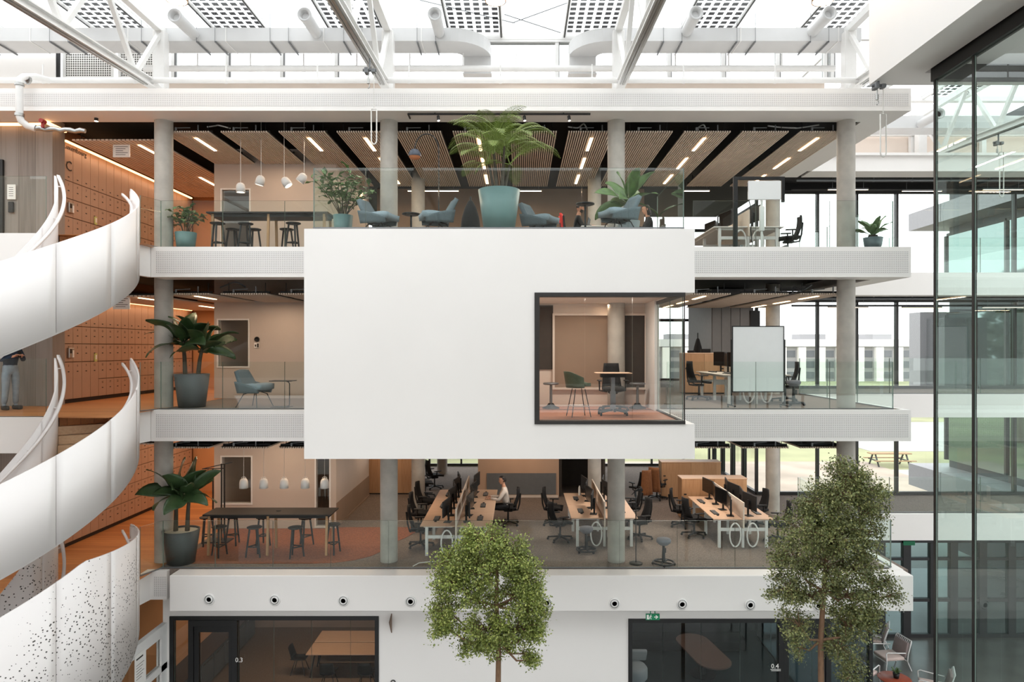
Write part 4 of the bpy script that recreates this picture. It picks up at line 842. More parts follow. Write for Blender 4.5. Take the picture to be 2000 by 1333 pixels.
for k in range(22):
    x = -68 + k * 5.8; m = MB(); m.box(x, x + 2.2, -1.4, 0, 0, 10.2); obj('pier', m, FW, t)
    for r in range(3): m = MB(); m.box(x + 2.7, x + 5.3, -.1, .0, .8 + r * 3.2, 2.8 + r * 3.2); obj('window', m, FWIN, t)
for k in range(6): m = MB(); m.box(-60 + k * 20, -52 + k * 20, 2, 8, 12.6, 14.2); obj('roof_unit', m, FG, t)
t = thing('picnic_table', 'wooden picnic table on the grass outside the lower right windows', 'table', (PX(1737, 58), 58, 0)); WOODP = mat('pale_wood', (150, 122, 88), .8)
m = MB(); m.box(-1.7, 1.7, -.4, .4, 1.0, 1.08); obj('tabletop', m, WOODP, t)
for s in (-1, 1):
    m = MB(); m.box(-1.7, 1.7, s * .95 - .15, s * .95 + .15, .5, .56); obj('bench', m, WOODP, t); m = MB()
    for q in (-1, 1): m.beam((s * 1.3, q * .2, 1.0), (s * 1.3, q * .8, 0), .1, .1)
    m.beam((s * 1.3, -.95, .48), (s * 1.3, .95, .48), .08, .1); obj('trestle', m, FRAME, t)
# neighbouring wing with grey cladding and green glass
t = thing('glazed_wing', 'grey clad neighbouring wing with green glass outside at the right', 'building', (19.4, 34, 0)); CLAD = mat('grey_metal_cladding', (140, 138, 142), .5, var=.04); DCL = mat('dark_cladding', (62, 62, 66), .5)
TG = mat('teal_reflective_glass', (138, 152, 150), .04, metal=.92, var=.05, scale=.25)
for z0, z1 in ((PZ(452, 34), PZ(419, 34)), (PZ(970, 34) + .6, PZ(905, 34))):
    for k in range(3): m = MB(); m.box(0, 3, -2.6 * (k + 1) + .03, -2.6 * k, z0, z1); obj('cladding_panel', m, CLAD, t)
m = MB(); m.box(1.4, 6, -9.4, -1.0, 0.4, 20); obj('core', m, DCL, t)
for k in range(4):
    ya, yb_ = -2.05 * (k + 1) - .9, -2.05 * k - 1.02
    for z0, z1 in ((4.6, 7.7), (8.3, 11.6), (12.3, 15.4)):
        m = MB(); m.box(1.28, 1.4, ya, yb_, z0, z1); obj('pane', m, TG, t)
        m = MB(); m.box(1.2, 1.42, yb_, yb_ + .12, z0, z1); obj('mullion', m, FRAME, t)
        m = MB(); m.box(1.24, 1.4, ya, yb_, z1, z1 + .12); obj('head_frame', m, FRAME, t)
m = MB(); m.box(.3, 1.3, -2.4, -1.0, 7.75, 11.4); m.box(.0, 1.3, -.98, -.05, 7.75, PZ(612, 34), 1); obj('cladding_pier', m, [DCL, CLAD], t)
LEAFT = mat('far_tree_green', (66, 72, 58), .9, var=.3, scale=.6)

def far_tree(x, y, h, seed, label):
    r = random.Random(seed); t = thing('far_tree', label, 'tree', (x, y, 0)); m = MB(); m.cyl((0, 0, -.1), (0, 0, h * .6), .35, .15, 8); obj('trunk', m, BARK, t); m = MB()
    for k in range(420):
        q = Vector((r.gauss(0, 1), r.gauss(0, 1), r.gauss(0, 1))).normalized() * r.random() ** .4; p = Vector((q.x * h * .34, q.y * h * .34, h * .62 + q.z * h * .38)); a = Vector((r.gauss(0, 1), r.gauss(0, 1), r.gauss(0, 1))).normalized() * .75; b = a.orthogonal().normalized() * .5
        m.add([p - a, p + b, p + a, p - b], [(0, 1, 2, 3)])
    obj('crown', m, LEAFT, t)['kind'] = 'stuff'
for k in range(7): far_tree(-34 + 6.5 * k - 10, 62 + 5 * (k % 3), 13 + 2.2 * (k % 4), k, f'{ORD[k]} far green tree from the left, mirrored in the wing glass at right')
# ================================================================ furniture makers
def arc(a0, a1, n): return [a0 + (a1 - a0) * k / n for k in range(n + 1)]
def mk_office(loc, rz, label, group=None):
    t = thing('office_chair', label, 'chair', loc, rz, group)
    m = MB()
    for k in range(5):
        a = 2 * pi * k / 5 + .3; m.beam((.04 * cos(a), .04 * sin(a), .11), (.33 * cos(a), .33 * sin(a), .075), .045, .035)
    m.cyl((0, 0, .07), (0, 0, .14), .05, n=12); obj('star_base', m, BLACK, t)
    for k in range(5):
        a = 2 * pi * k / 5 + .3; m = MB(); c = Vector((.33 * cos(a), .33 * sin(a), .03)); q = Vector((-sin(a), cos(a), 0)) * .022
        m.cyl(c - q, c + q, .03, n=10); m.cyl(c, c + Vector((0, 0, .045)), .012, n=6); obj('caster', m, BLACK, t)
    m = MB(); m.cyl((0, 0, .12), (0, 0, .42), .028, .022, 12); m.bbox(-.1, .1, -.14, .12, .38, .44, .02); obj('gas_lift', m, BLACK, t)
    g = [[(.25 * u * (1 - .12 * v * v), .25 - .5 * v, .47 - .03 * (1 - v) ** 3 + .012 * u * u) for u in [k / 3 - 1 for k in range(7)]] for v in [j / 5 for j in range(6)]]
    m = MB(); m.sheet(g, .06); obj('seat', m, FABBLK, t)
    g = [[(.22 * u * (1 - .22 * v), -.24 - .1 * v + .06 * u * u - .04 * sin(pi * v), .54 + .52 * v) for u in [k / 3 - 1 for k in range(7)]] for v in [j / 6 for j in range(7)]]
    m = MB(); m.sheet(g, .035); obj('backrest', m, FABBLK, t)
    m = MB(); m.tube([(0, -.12, .4), (0, -.28, .42), (0, -.33, .6), (0, -.36, .9)], .022, 8); obj('back_spine', m, BLACK, t)
    for s in (-1, 1):
        m = MB(); m.tube([(s * .12, -.05, .42), (s * .29, -.06, .45), (s * .3, -.05, .66)], .018, 8); m.bbox(s * .3 - .045, s * .3 + .045, -.15, .12, .66, .69, .012); obj('armrest', m, BLACK, t)
    return t
office = spawn(mk_office)
def mk_barstool(loc, rz, label, group=None):
    t = thing('bar_stool', label, 'stool', loc, rz, group); h = .72
    m = MB(); m.lathe([(.001, h - .03), (.13, h - .035), (.172, h - .02), (.178, h), (.165, h + .008), (.001, h - .004)], 28); obj('seat', m, BLACK, t)
    for k in range(3):
        a = 2 * pi * k / 3 + .5; c, s = cos(a), sin(a); m = MB(); m.cyl((.11 * c, .11 * s, h - .03), (.2 * c, .2 * s, 0), .024, .02, 10); obj('leg', m, BLACK, t)
    for k in range(3):
        a, b = 2 * pi * k / 3 + .5, 2 * pi * (k + 1) / 3 + .5; r = .168; m = MB(); m.cyl((r * cos(a), r * sin(a), .25), (r * cos(b), r * sin(b), .25), .016, n=8); obj('footrest_bar', m, BLACK, t)
    return t
barstool = spawn(mk_barstool)
def mk_bucket(loc, rz, label, group=None):
    t = thing('lounge_chair', label, 'chair', loc, rz, group)
    # seat pad, a tall raked back and low arms that sweep down to the seat front
    g = [[(.28 * u * (1 - .05 * v), .36 - .6 * v, .46 - .07 * v + .02 * u * u - .05 * (1 - v) ** 5) for u in [k / 4 - 1 for k in range(9)]] for v in [j / 6 for j in range(7)]]
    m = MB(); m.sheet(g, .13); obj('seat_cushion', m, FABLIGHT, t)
    rows = []
    for i in range(8):
        v = i / 7; rows.append([((.25 + .03 * sin(pi * v)) * u * (1 - .12 * v * v), -.17 - .26 * v + .07 * u * u * (1 - .5 * v), .34 + .52 * v - .014 * u * u) for u in [k / 4 - 1 for k in range(9)]])
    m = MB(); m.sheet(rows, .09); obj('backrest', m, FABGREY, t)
    for s in (-1, 1):
        rows = []
        for i in range(5):
            v = i / 4; rows.append([(s * (.27 + .05 * v - .03 * w ** 3), -.27 + .58 * w - .04 * v * (1 - w), .34 + v * (.27 - .17 * w ** 1.5)) for w in [k / 6 for k in range(7)]])
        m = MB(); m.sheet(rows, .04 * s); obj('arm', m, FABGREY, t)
    for sx in (-1, 1):
        for sy in (-1, 1): m = MB(); m.tube([(sx * .1, sy * .08 + .05, .36), (sx * .2, sy * .18 + .04, .31), (sx * .3, sy * .3 + .02, 0)], .0115, 8); obj('leg', m, BLACKM, t)
    return t
bucket = spawn(mk_bucket)
def mk_perch(loc, rz, label, group=None):
    t = thing('swivel_stool', label, 'stool', loc, rz, group); m = MB(); m.lathe([(.001, .47), (.1, .47), (.165, .53), (.172, .58), (.15, .615), (.001, .62)], 28); obj('seat', m, FABSTOOL, t)
    m = MB(); m.cyl((0, 0, .05), (0, 0, .48), .045, .03, 14); m.bbox(.02, .1, -.03, .03, .26, .38, .01); obj('pillar', m, BLACK, t)
    m = MB(); m.tube([(.24 * cos(a), .24 * sin(a), .06) for a in arc(0, 2 * pi, 20)], .022, 8, cap=False); m.beam((-.24, 0, .06), (.24, 0, .06), .04, .03); m.beam((0, -.24, .06), (0, .24, .06), .04, .03); obj('base_ring', m, BLACK, t)
    for k in range(4): a = pi / 2 * k + .4; m = MB(); m.cyl((.25 * cos(a) - .02, .25 * sin(a), .028), (.25 * cos(a) + .02, .25 * sin(a), .028), .028, n=10); obj('caster', m, BLACK, t)
    return t
perch = spawn(mk_perch)
def mk_monitor(loc, rz, label, group=None):
    t = thing('monitor', label, 'monitor', loc, rz, group); m = MB(); m.bbox(-.33, .33, -.015, .015, .17, .57, .006); obj('housing', m, BLACK, t)
    m = MB(); m.box(-.32, .32, .0152, .0165, .18, .56); obj('screen', m, SCREEN, t); m = MB(); m.cyl((0, -.05, .01), (0, -.05, .42), .026, n=10); m.beam((0, -.06, .36), (0, -.012, .36), .09, .09); m.bbox(-.1, .1, -.12, .06, 0, .015, .004); obj('stand', m, BLACK, t); return t
monitor = spawn(mk_monitor)
def mk_keyboard(loc, rz, label, group=None):
    t = thing('keyboard', label, 'keyboard', loc, rz, group); m = MB(); m.bbox(-.21, .21, -.07, .07, 0, .018, .004); obj('case', m, BLACK, t); m = MB()
    for r in range(4):
        for c in range(12): m.box(-.2 + c * .034, -.172 + c * .034, -.058 + r * .03, -.034 + r * .03, .018, .023)
    obj('keys', m, GREYM, t)['kind'] = 'stuff'; return t
keyboard = spawn(mk_keyboard)
mouse_me = MB().lathe([(.001, .028), (.02, .025), (.033, .012), (.034, 0)], 12).mesh('mouse', BLACK)
def mouse(loc, label): o = link('computer_mouse', mouse_me); o.location = loc; return tag(o, label, 'mouse', 'computer mice on the desks')
def desk_bench(name, label, x0, x1, y0, y1, z, n, top=None, H=.74, cable=True):
    # two rows of desks back to back with a screen between them
    t = thing(name, label, 'desk', ((x0 + x1) / 2, y0, z)); xm = (x0 + x1) / 2; L = (y1 - y0) / n; h = (x1 - x0) / 2
    for s in (-1, 1):
        for k in range(n): m = MB(); m.bbox(*sorted((s * .03, s * h)), k * L + .006, (k + 1) * L - .006, H - .025, H, .006); obj('desktop', m, top or OAKTOP, t)
        m = MB(); m.box(s * .1, s * (h - .08), .12, y1 - y0 - .12, H - .07, H - .028); obj('underframe', m, WHITE2, t)
        for k in range(n + 1):
            y = .04 + k * (y1 - y0 - .14) / n; m = MB(); m.box(s * (h - .16) - .035, s * (h - .16) + .035, y, y + .06, .0, H - .026); m.box(*sorted((s * .04, s * (h - .16))), y + .01, y + .05, .42, .5); obj('leg', m, WHITE2, t)
    for k in range(n + 1): y = .04 + k * (y1 - y0 - .14) / n; m = MB(); m.box(-.03, .03, y, y + .06, 0, .5); obj('middle_leg', m, WHITE2, t)
    m = MB(); m.bbox(-.018, .018, -.02, y1 - y0 + .02, .5, 1.16, .006); obj('privacy_screen', m, SLAT, t)
    if cable:
        for s in (-1, 1): m = MB(); m.tube([(s * .22 + .14 * cos(a), -.02, .42 + .3 * sin(a) - .08) for a in arc(.5, 2 * pi + .4, 22)], .02, 8); obj('cable_duct', m, WHITE2, t)
    return t

# ---------------------------------------------------------------- lower gallery
def fill_desks(x0, x1, y0, y1, n, where, zz, H=.74, skip=()):
    xm, h, L = (x0 + x1) / 2, (x1 - x0) / 2, (y1 - y0) / n
    for s, sn in ((-1, 'left'), (1, 'right')):
        for k in range(n):
            pos = {2: ['near', 'far'], 3: ['near', 'middle', 'far']}[n][k]
            yc = y0 + (k + .5) * L
            for q, dy in enumerate((-.33, .33)):
                monitor((xm + s * .27, yc + dy, zz + H), s * -pi / 2 - s * (.18 if dy > 0 else -.18), f'black monitor, {["nearer", "farther"][q]} of the pair on {pos} desk, {sn} row, {where}', f'monitors on the {where}')
            if (s, k) in skip: continue
            keyboard((xm + s * .55, yc, zz + H), pi / 2, f'black keyboard on the {pos} desk, {sn} row, {where}', f'keyboards on the {where}')
            mouse((xm + s * .55, yc + (-.3 if s < 0 else .3), zz + H), f'black mouse on the {pos} desk, {sn} row, {where}')
A1 = 'left lower bench'; A2 = 'middle lower bench'; A3 = 'right lower bench'
desk_bench('desk_bench', 'left desk bench on the lower gallery, three oak desks deep with a divider', -2.42, -.66, 16.62, 20.9, ZA, 3); fill_desks(-2.42, -.66, 16.62, 20.9, 3, A1, ZA)
desk_bench('desk_bench', 'middle desk bench on the lower gallery beside the third column', 1.33, 3.03, 17.4, 20.4, ZA, 2); fill_desks(1.33, 3.03, 17.4, 20.4, 2, A2, ZA)
desk_bench('desk_bench', 'right desk bench on the lower gallery in front of the oak cabinet', 4.93, 6.45, 17.3, 19.95, ZA, 2); fill_desks(4.93, 6.45, 17.3, 19.95, 2, A3, ZA)
G = 'black office chairs on the lower gallery'
for x, y, r, l in ((-2.52, 17.45, -1.4, 'nearest on the left side of the left desk bench'), (-2.72, 18.95, -1.6, 'second on the left side of the left desk bench'), (-2.78, 20.45, -1.7, 'farthest on the left side of the left desk bench'),
                   (-.32, 19.62, 1.55, 'under the man in the white shirt'), (1.08, 18.0, -1.2, 'nearest on the left side of the middle desk bench'), (1.0, 19.6, -1.7, 'farthest on the left side of the middle desk bench'),
                   (3.2, 18.15, 1.9, 'nearest on the right side of the middle desk bench'), (3.2, 19.7, 1.5, 'farthest on the right side of the middle desk bench'),
                   (4.72, 18.4, -1.3, 'nearest on the left side of the right desk bench'), (4.62, 19.4, -1.8, 'farthest on the left side of the right desk bench'),
                   (6.78, 17.9, 1.4, 'nearest on the right side of the right desk bench'), (6.75, 19.4, 1.7, 'farthest on the right side of the right desk bench'),
                   (-3.2, 23.2, -1.3, 'beside the second row column at the back left'), (-3.05, 24.6, -1.0, 'farthest at the back left near the window'),
                   (3.95, 22.4, .4, 'under the first tan coat at the back'), (4.62, 22.9, -.5, 'under the second tan coat at the back')):
    office((x, y, ZA + .002), r, f'black office chair, {l}', G)
perch((1.67, 17.0, ZA + .002), .3, 'swivel stool with a brown-grey seat in front of the middle desk bench', 'swivel stools'); perch((3.38, 15.97, ZA + .002), 1.0, 'swivel stool with a grey seat near the glass on the lower gallery', 'swivel stools')
def cabinet(loc, w, d, h, label, nd):
    t = thing('oak_cabinet', label, 'cabinet', loc); m = MB(); m.box(-w / 2, w / 2, 0.022, d, .04, h - .03); obj('carcass', m, OAK, t); m = MB(); m.bbox(-w / 2 - .01, w / 2 + .01, -.01, d + .01, h - .03, h, .004); obj('top_panel', m, OAKTOP, t)
    m = MB(); m.box(-w / 2 + .03, w / 2 - .03, .05, d, 0, .04); obj('plinth', m, BLACK, t)
    for k in range(nd):
        a = -w / 2 + k * w / nd; m = MB(); m.bbox(a + .003, a + w / nd - .003, 0, .02, .045, h - .034, .003); dd = obj('door', m, OAK, t); s = 1 if k % 2 else 0; m = MB(); m.box(a + (.06 if s == 0 else w / nd - .14), a + (.14 if s == 0 else w / nd - .06), -.006, 0, h * .6, h * .6 + .04); obj('door_handle', m, BLACK, dd)
    return t
cabinet((-4.5, 23.65, ZA), 1.8, .5, 1.28, 'oak cabinet at the back left of the lower gallery behind the second column', 2)
cabinet((5.75, 20.1, ZA), 1.92, .5, 1.24, 'front oak cabinet behind the right desk bench on the lower gallery', 2)
cabinet((5.8, 23.0, ZA), 2.0, .5, 1.24, 'rear oak cabinet on the lower gallery, farther back than its twin', 2)
cabinet((5.7, 21.0, ZB), 1.3, .5, 1.27, 'oak cabinet on the middle gallery left of the whiteboard', 2)
def bar_table(loc, L, label, z0):
    t = thing('bar_table', label, 'table', loc); m = MB(); m.bbox(0, L, 0, .75, .97, 1.01, .006); obj('tabletop', m, mat('dark_table_top', (30, 25, 22), .6, var=.1) if 'dark_table_top' not in bpy.data.materials else bpy.data.materials['dark_table_top'], t)
    m = MB(); m.box(.08, L - .08, .1, .65, .9, .968); obj('apron', m, BLACK, t)
    for x in (.12, L / 2 + .0, L - .12):
        for y in (.06, .69): m = MB(); m.beam((x, y + (.06 if y < .3 else -.06), .97), (x, y, 0), .055, .05); obj('leg', m, OAKLEG, t)
    m = MB(); m.lathe([(.001, .0), (.06, 0), (.06, .012), (.001, .014)], 16, (L * .55, .4, 1.01)); obj('cable_cap', m, BLACK, t); return t
bar_table((PX(395, 16.6), 16.6, ZA + .01), 3.12, 'long dark bar table with oak legs on the lower gallery', ZA)
bar_table((PX(402, 16.5), 16.5, ZC + .002), 2.95, 'long dark bar table on the top gallery beside the left column', ZC)
for i, (px, y) in enumerate(((404, 17.55), (428, 16.62), (456, 17.6), (497, 16.58), (514, 17.55), (577, 16.55), (597, 17.5), (651, 16.85))):
    barstool((PX(px, y), y, ZA + .01), .35 * i, f'{ORD[i]} black bar stool from the left at the lower gallery bar table', 'black bar stools on the lower gallery')
for i, (px, y) in enumerate(((425, 16.45), (455, 17.3), (480, 16.5), (496, 17.3), (560, 17.3), (573, 16.45))):
    barstool((PX(px, y), y, ZC + .002), .5 * i + .2, f'{ORD[i]} black bar stool from the left at the top gallery bar table', 'black bar stools on the top gallery')
# pendant lamps
def mk_pendant(loc, rz, label, group=None):
    t = thing('pendant_lamp', label, 'lamp', loc, rz, group); m = MB(); m.lathe([(.1, 0), (.106, .0), (.102, .14), (.088, .2), (.055, .236), (.012, .245), (.012, .26)], 24, cap=False); obj('shade', m, PENDM, t); m = MB(); m.lathe([(.001, .03), (.1, .028)], 20, cap=False); obj('shade_opening', m, LAMPD, t)
    m = MB(); m.tube([(.06 * cos(a), 0, .24 + .04 * sin(a)) for a in arc(0, pi, 8)], .006, 6); obj('loop_handle', m, PENDM, t); return t
pendant = spawn(mk_pendant)
def cord(x, y, z0, z1, label, group):
    m = MB(); m.cyl((0, 0, 0), (0, 0, z1 - z0), .006, n=6); o = obj('cord', m, PENDM); return o
for i, px in enumerate((476, 515, 555, 596, 634)):
    t = pendant((PX(px, 16.95), 16.95, PZ(954, 16.95)), 0, f'{ORD[i]} white pendant lamp from the left over the lower gallery bar table', 'pendants over the lower gallery bar table')
    m = MB(); m.cyl((0, 0, .21), (0, 0, 7.56 - PZ(954, 16.95)), .005, n=6); m.cyl((0, 0, 7.5 - PZ(954, 16.95)), (0, 0, 8.26 - PZ(954, 16.95)), .005, n=6); obj('cord', m, PENDM, t)
for i, (px, py, tilt) in enumerate(((470, 376, 0), (510, 362, .25), (555, 366, -.6), (594, 358, .6))):
    z = PZ(py, 16.9); t = thing('pendant_lamp', f'{ORD[i]} white pendant lamp from the left over the top gallery bar table{", tilted" if tilt else ""}', 'lamp', (PX(px, 16.9), 16.9, z), 0, 'pendants over the top gallery bar table'); Mr = Matrix.Translation((0, 0, .2)) @ Matrix.Rotation(tilt, 4, 'Y') @ Matrix.Translation((0, 0, -.2))
    m = MB(); m.M = Mr; m.lathe([(.1, 0), (.112, .0), (.108, .14), (.09, .2), (.055, .23), (.012, .235), (.012, .25)], 24, cap=False); obj('shade', m, PENDM, t); m = MB(); m.M = Mr; m.lathe([(.001, .03), (.105, .028)], 20, cap=False); obj('shade_opening', m, LAMPD, t); m = MB(); m.cyl((0, 0, .2), (0, 0, 15.61 - z), .006, n=6); obj('cord', m, PENDM, t)
    if tilt: m = MB(); m.M = Mr; m.tube([(.05 * cos(a), 0, .2 + .035 * sin(a)) for a in arc(0, pi, 8)], .006, 6); obj('loop_handle', m, PENDM, t)

# small things on the lower gallery
t = thing('coat_rack', 'black metal coat rack beside the room corner on the lower gallery', 'coat rack', (PX(428, 17.9), 17.9, ZA + .01)); z2 = PZ(916, 17.9) - ZA
m = MB(); m.box(-.3, .3, -.2, .2, 0, .03); obj('foot_plate', m, BLACKM, t)
for x in (-.16, .06, .14): m = MB(); m.box(x - .015, x + .015, -.015, .015, .03, z2 - (.0 if x < 0 else -.12)); obj('upright', m, BLACKM, t)
m = MB(); m.beam((-.4, -.1, z2), (.25, .25, z2 + .12), .02, .02); m.beam((-.4, -.1, z2), (.2, -.12, z2 + .02), .02, .02); m.tube([(-.28, 0, z2), (-.3, 0, z2 - .06), (-.26, 0, z2 - .1)], .01, 6); obj('top_rail', m, BLACKM, t)
def floor_lamp(loc, h, label):
    t = thing('floor_lamp', label, 'lamp', loc); m = MB(); m.lathe([(.001, .03), (.15, .028), (.155, 0)], 28); obj('base', m, BLACKM, t); m = MB(); m.cyl((0, 0, .02), (0, 0, h - .1), .012, n=10); obj('stem', m, BLACKM, t)
    m = MB(); m.tube([(0, 0, h - .12), (-.02, 0, h), (.05, 0, h + .04), (.16, 0, h + .03)], .03, 10); m.cyl((-.01, 0, h + .01), (-.1, 0, h - .08), .01, n=6); obj('lamp_head', m, BLACKM, t)
floor_lamp((PX(1242, 16.05), 16.05, ZA + .002), 1.7, 'slim black floor lamp on a round base beside the third column of the lower gallery')
TAN = mat('tan_wool', (128, 82, 50), .95, var=.12, scale=20)
for i, (x, y, r) in enumerate(((3.95, 22.4, .4), (4.62, 22.9, -.5))):
    g = [[(.19 * u * (.8 + .3 * v), -.06 * cos(u * 1.5) - .02 * sin(u * 9) * v, 1.08 - .8 * v) for u in [k / 6 - 1 for k in range(13)]] for v in [j / 7 for j in range(8)]]
    m = MB(); m.sheet(g, .05); o = obj('coat', m, TAN); o.location = (x + .34 * sin(r), y - .42 * cos(r), ZA + .06); o.rotation_euler = (0, 0, r); tag(o, f'tan wool coat hung over the {["left", "right"][i]} chair at the back of the lower gallery', 'coat', 'tan coats over chairs')
m = MB(); m.lathe([(.035, 0), (.04, .12), (.032, .13), (.03, .01)], 16); o = obj('cup', m, PAPER); o.location = (2.45, 18.2, ZA + .74); tag(o, 'white cup on the right row of the middle desk bench', 'cup')
m = MB(); m.cyl((0, 0, 0), (0, 0, .24), .04, .035, 14); m.cyl((0, 0, .24), (0, 0, .28), .02, n=10); o = obj('bottle', m, PAPER); o.location = (1.78, 20.1, ZA + .74); tag(o, 'pale bottle at the far end of the middle desk bench', 'bottle')
m = MB(); m.tube([(-.3, -.3, .02), (-.18, -.15, .05), (.05, 0, .03), (.5, .1, .015), (1.0, .2, .02)], .012, 6); o = obj('cable', m, WHITE2); o.location = (PX(835, 16.1), 16.1, ZA + .002); tag(o, 'white cable curling across the lower gallery floor beside the tree', 'cable')

# ---------------------------------------------------------------- middle gallery
bucket((PX(496, 16.4), 16.4, ZB + .002), -pi / 2 - .3, 'blue-grey lounge chair on the middle gallery beside the small side table', 'blue-grey lounge chairs')
t = thing('side_table', 'black C-shaped side table on the middle gallery', 'table', (PX(552, 16.35), 16.35, ZB + .002)); m = MB(); m.bbox(-.26, .28, -.2, .2, .62, .64, .006); obj('tabletop', m, BLACKM, t)
m = MB(); m.tube([(-.2, 0, .01), (.08, 0, .01), (.155, 0, .03), (.165, 0, .08), (.165, 0, .56), (.14, 0, .605), (.1, 0, .612)], .013, 8); obj('frame', m, BLACKM, t); m = MB(); m.bbox(-.24, .2, -.16, .16, 0, .012, .004); obj('foot_plate', m, BLACKM, t)
def whiteboard(loc, w, z0, z1, label):
    t = thing('whiteboard', label, 'whiteboard', loc); f = .022
    m = MB(); m.box(-w / 2, w / 2, -.012, .012, z0, z1); obj('board', m, WBOARD, t); m = MB(); m.box(-w / 2 - f, -w / 2, -.02, .02, z0 - f, z1 + f); m.box(w / 2, w / 2 + f, -.02, .02, z0 - f, z1 + f); m.box(-w / 2, w / 2, -.02, .02, z1, z1 + f); m.box(-w / 2, w / 2, -.02, .02, z0 - f, z0); obj('frame', m, BLACKM, t)
    for s in (-1, 1):
        x = s * (w / 2 + .035); m = MB(); m.box(x - .012, x + .012, -.015, .015, .06, z1 - .3); m.box(x - .015, x + .015, -.28, .28, .06, .085); l = obj('leg', m, BLACKM, t)
        for q in (-1, 1): m = MB(); m.cyl((x - .015, q * .26, .03), (x + .015, q * .26, .03), .03, n=12); obj('caster', m, CHROME, l)
    return t
whiteboard(((PX(1430, 16) + PX(1531, 16)) / 2, 16.0, ZB + .002), 1.18, PZ(765, 16) - ZB, PZ(639, 16) - ZB, 'large mobile whiteboard with black frame on the middle gallery')
perch((PX(1550, 16.9), 16.9, ZB + .002), .5, 'dark swivel stool on wheels right of the whiteboard', 'swivel stools')
desk_bench('desk_bench', 'white desk bench behind the whiteboard on the middle gallery', 5.15, 6.85, 17.2, 19.9, ZB, 2, top=mat('grey_desk_top', (214, 204, 194), .45)); fill_desks(5.15, 6.85, 17.2, 19.9, 2, 'middle gallery bench', ZB)
office((6.98, 17.9, ZB + .002), 1.3, 'black office chair on the middle gallery, right of the whiteboard desks', 'black office chairs on the middle gallery'); office((4.9, 18.6, ZB + .002), -1.4, 'black office chair on the middle gallery, left of the white desks', 'black office chairs on the middle gallery')
t = thing('coat_stand', 'dark coat draped on a stand by the far window of the middle gallery', 'coat stand', (5.72, 21.85, ZB)); m = MB(); m.lathe([(.26, .5), (.2, 1.0), (.12, 1.45), (.05, 1.7), (.001, 1.75)], 16); obj('coat', m, FABBLK, t); m = MB(); m.cyl((0, 0, 0), (0, 0, 1.9), .02, n=8); m.lathe([(.001, .03), (.2, .02), (.2, 0)], 20); obj('stand', m, BLACKM, t)
for i, (px, w) in enumerate(((1352, .2), (1361, .28))): m = MB(); m.bbox(-w / 2, w / 2, -.1, .1, 0, .07 + .05 * i, .02, seg=2); o = obj('bag', m, FABBLK); o.location = (5.35 + i * .45, 21.25, ZB + 1.27); tag(o, f'small dark bag on the oak cabinet of the middle gallery, {["left", "right"][i]} one', 'bag')
# inside the white box
def wire_bar_chair(loc, rz, label):
    t = thing('bar_chair', label, 'chair', loc, rz); h = .62; g = [[(.21 * u, .2 - .38 * v, h + .01 * u * u) for u in [k / 3 - 1 for k in range(7)]] for v in [j / 3 for j in range(4)]]
    m = MB(); m.sheet(g, .07); obj('seat', m, FABGREEN, t); rows = [[(.235 * sin(u * 1.9) * (1 + .1 * v), -.02 - .2 * cos(u * 1.9) * (1 + .12 * v) - .03 * v, h - .02 + v * (.33 - .2 * max(0, abs(u) - .4))) for u in [k / 6 - 1 for k in range(13)]] for v in [j / 5 for j in range(6)]]
    m = MB(); m.sheet(rows, -.035); obj('shell', m, FABGREEN, t)
    for sx in (-1, 1):
        for sy in (-1, 1): m = MB(); m.cyl((sx * .12, sy * .1, h - .05), (sx * .21, sy * .2, 0), .0095, n=8); obj('leg', m, BLACKM, t)
    m = MB(); m.tube([(.185, .17, .22), (-.185, .17, .22), (-.185, -.17, .22), (.185, -.17, .22), (.185, .17, .22)], .007, 6, cap=False); obj('footrest_ring', m, CHROME, t); return t
wire_bar_chair((PX(1130, 14), 14.0, ZB + .012), -pi / 2 + .2, 'olive green bar chair with thin black legs inside the white box window')
def disc_stool(x, y, label):
    t = thing('disc_stool', label, 'stool', (x, y, ZB + .012)); m = MB(); m.lathe([(.001, .6), (.17, .6), (.19, .57), (.16, .55), (.001, .54)], 24); obj('seat', m, GREYM, t); m = MB(); m.cyl((0, 0, .04), (0, 0, .55), .035, .03, 14); obj('pillar', m, GREYM, t); m = MB(); m.lathe([(.06, .12), (.1, .06), (.2, .02), (.2, 0)], 24); obj('base', m, BLACK, t)
disc_stool(PX(1076, 15.9), 15.9, 'grey round stool at the left inside the white box window'); disc_stool(PX(1245, 15.9), 15.9, 'grey round stool at the right inside the white box window')
t = thing('lift_table', 'small height-adjustable table on wheels inside the white box window', 'table', (PX(1197, 14.3), 14.3, ZB + .012)); zt_ = PZ(728, 14.3) - ZB - .012
m = MB(); m.bbox(-.37, .37, -.26, .26, zt_ - .02, zt_, .01); obj('tabletop', m, OAKTOP, t); m = MB(); m.box(-.26, .26, -.1, .1, zt_ - .1, zt_ - .021); obj('underframe', m, BLACK, t); m = MB(); m.box(-.055, .055, -.04, .04, .1, .5); m.box(-.04, .04, -.03, .03, .5, zt_ - .1); obj('pillar', m, GREYM, t)
for a in (.6, 2.5, 3.8, 5.6): m = MB(); m.beam((0, 0, .12), (.34 * cos(a), .3 * sin(a), .08), .05, .04); m.cyl((.34 * cos(a) - .02, .3 * sin(a), .035), (.34 * cos(a) + .02, .3 * sin(a), .035), .035, n=12); obj('foot', m, BLACK, t)
t = mk_office((PX(1197, 15.3), 15.3, ZB + .012), pi, 'dark upholstered office chair behind the small table in the white box')
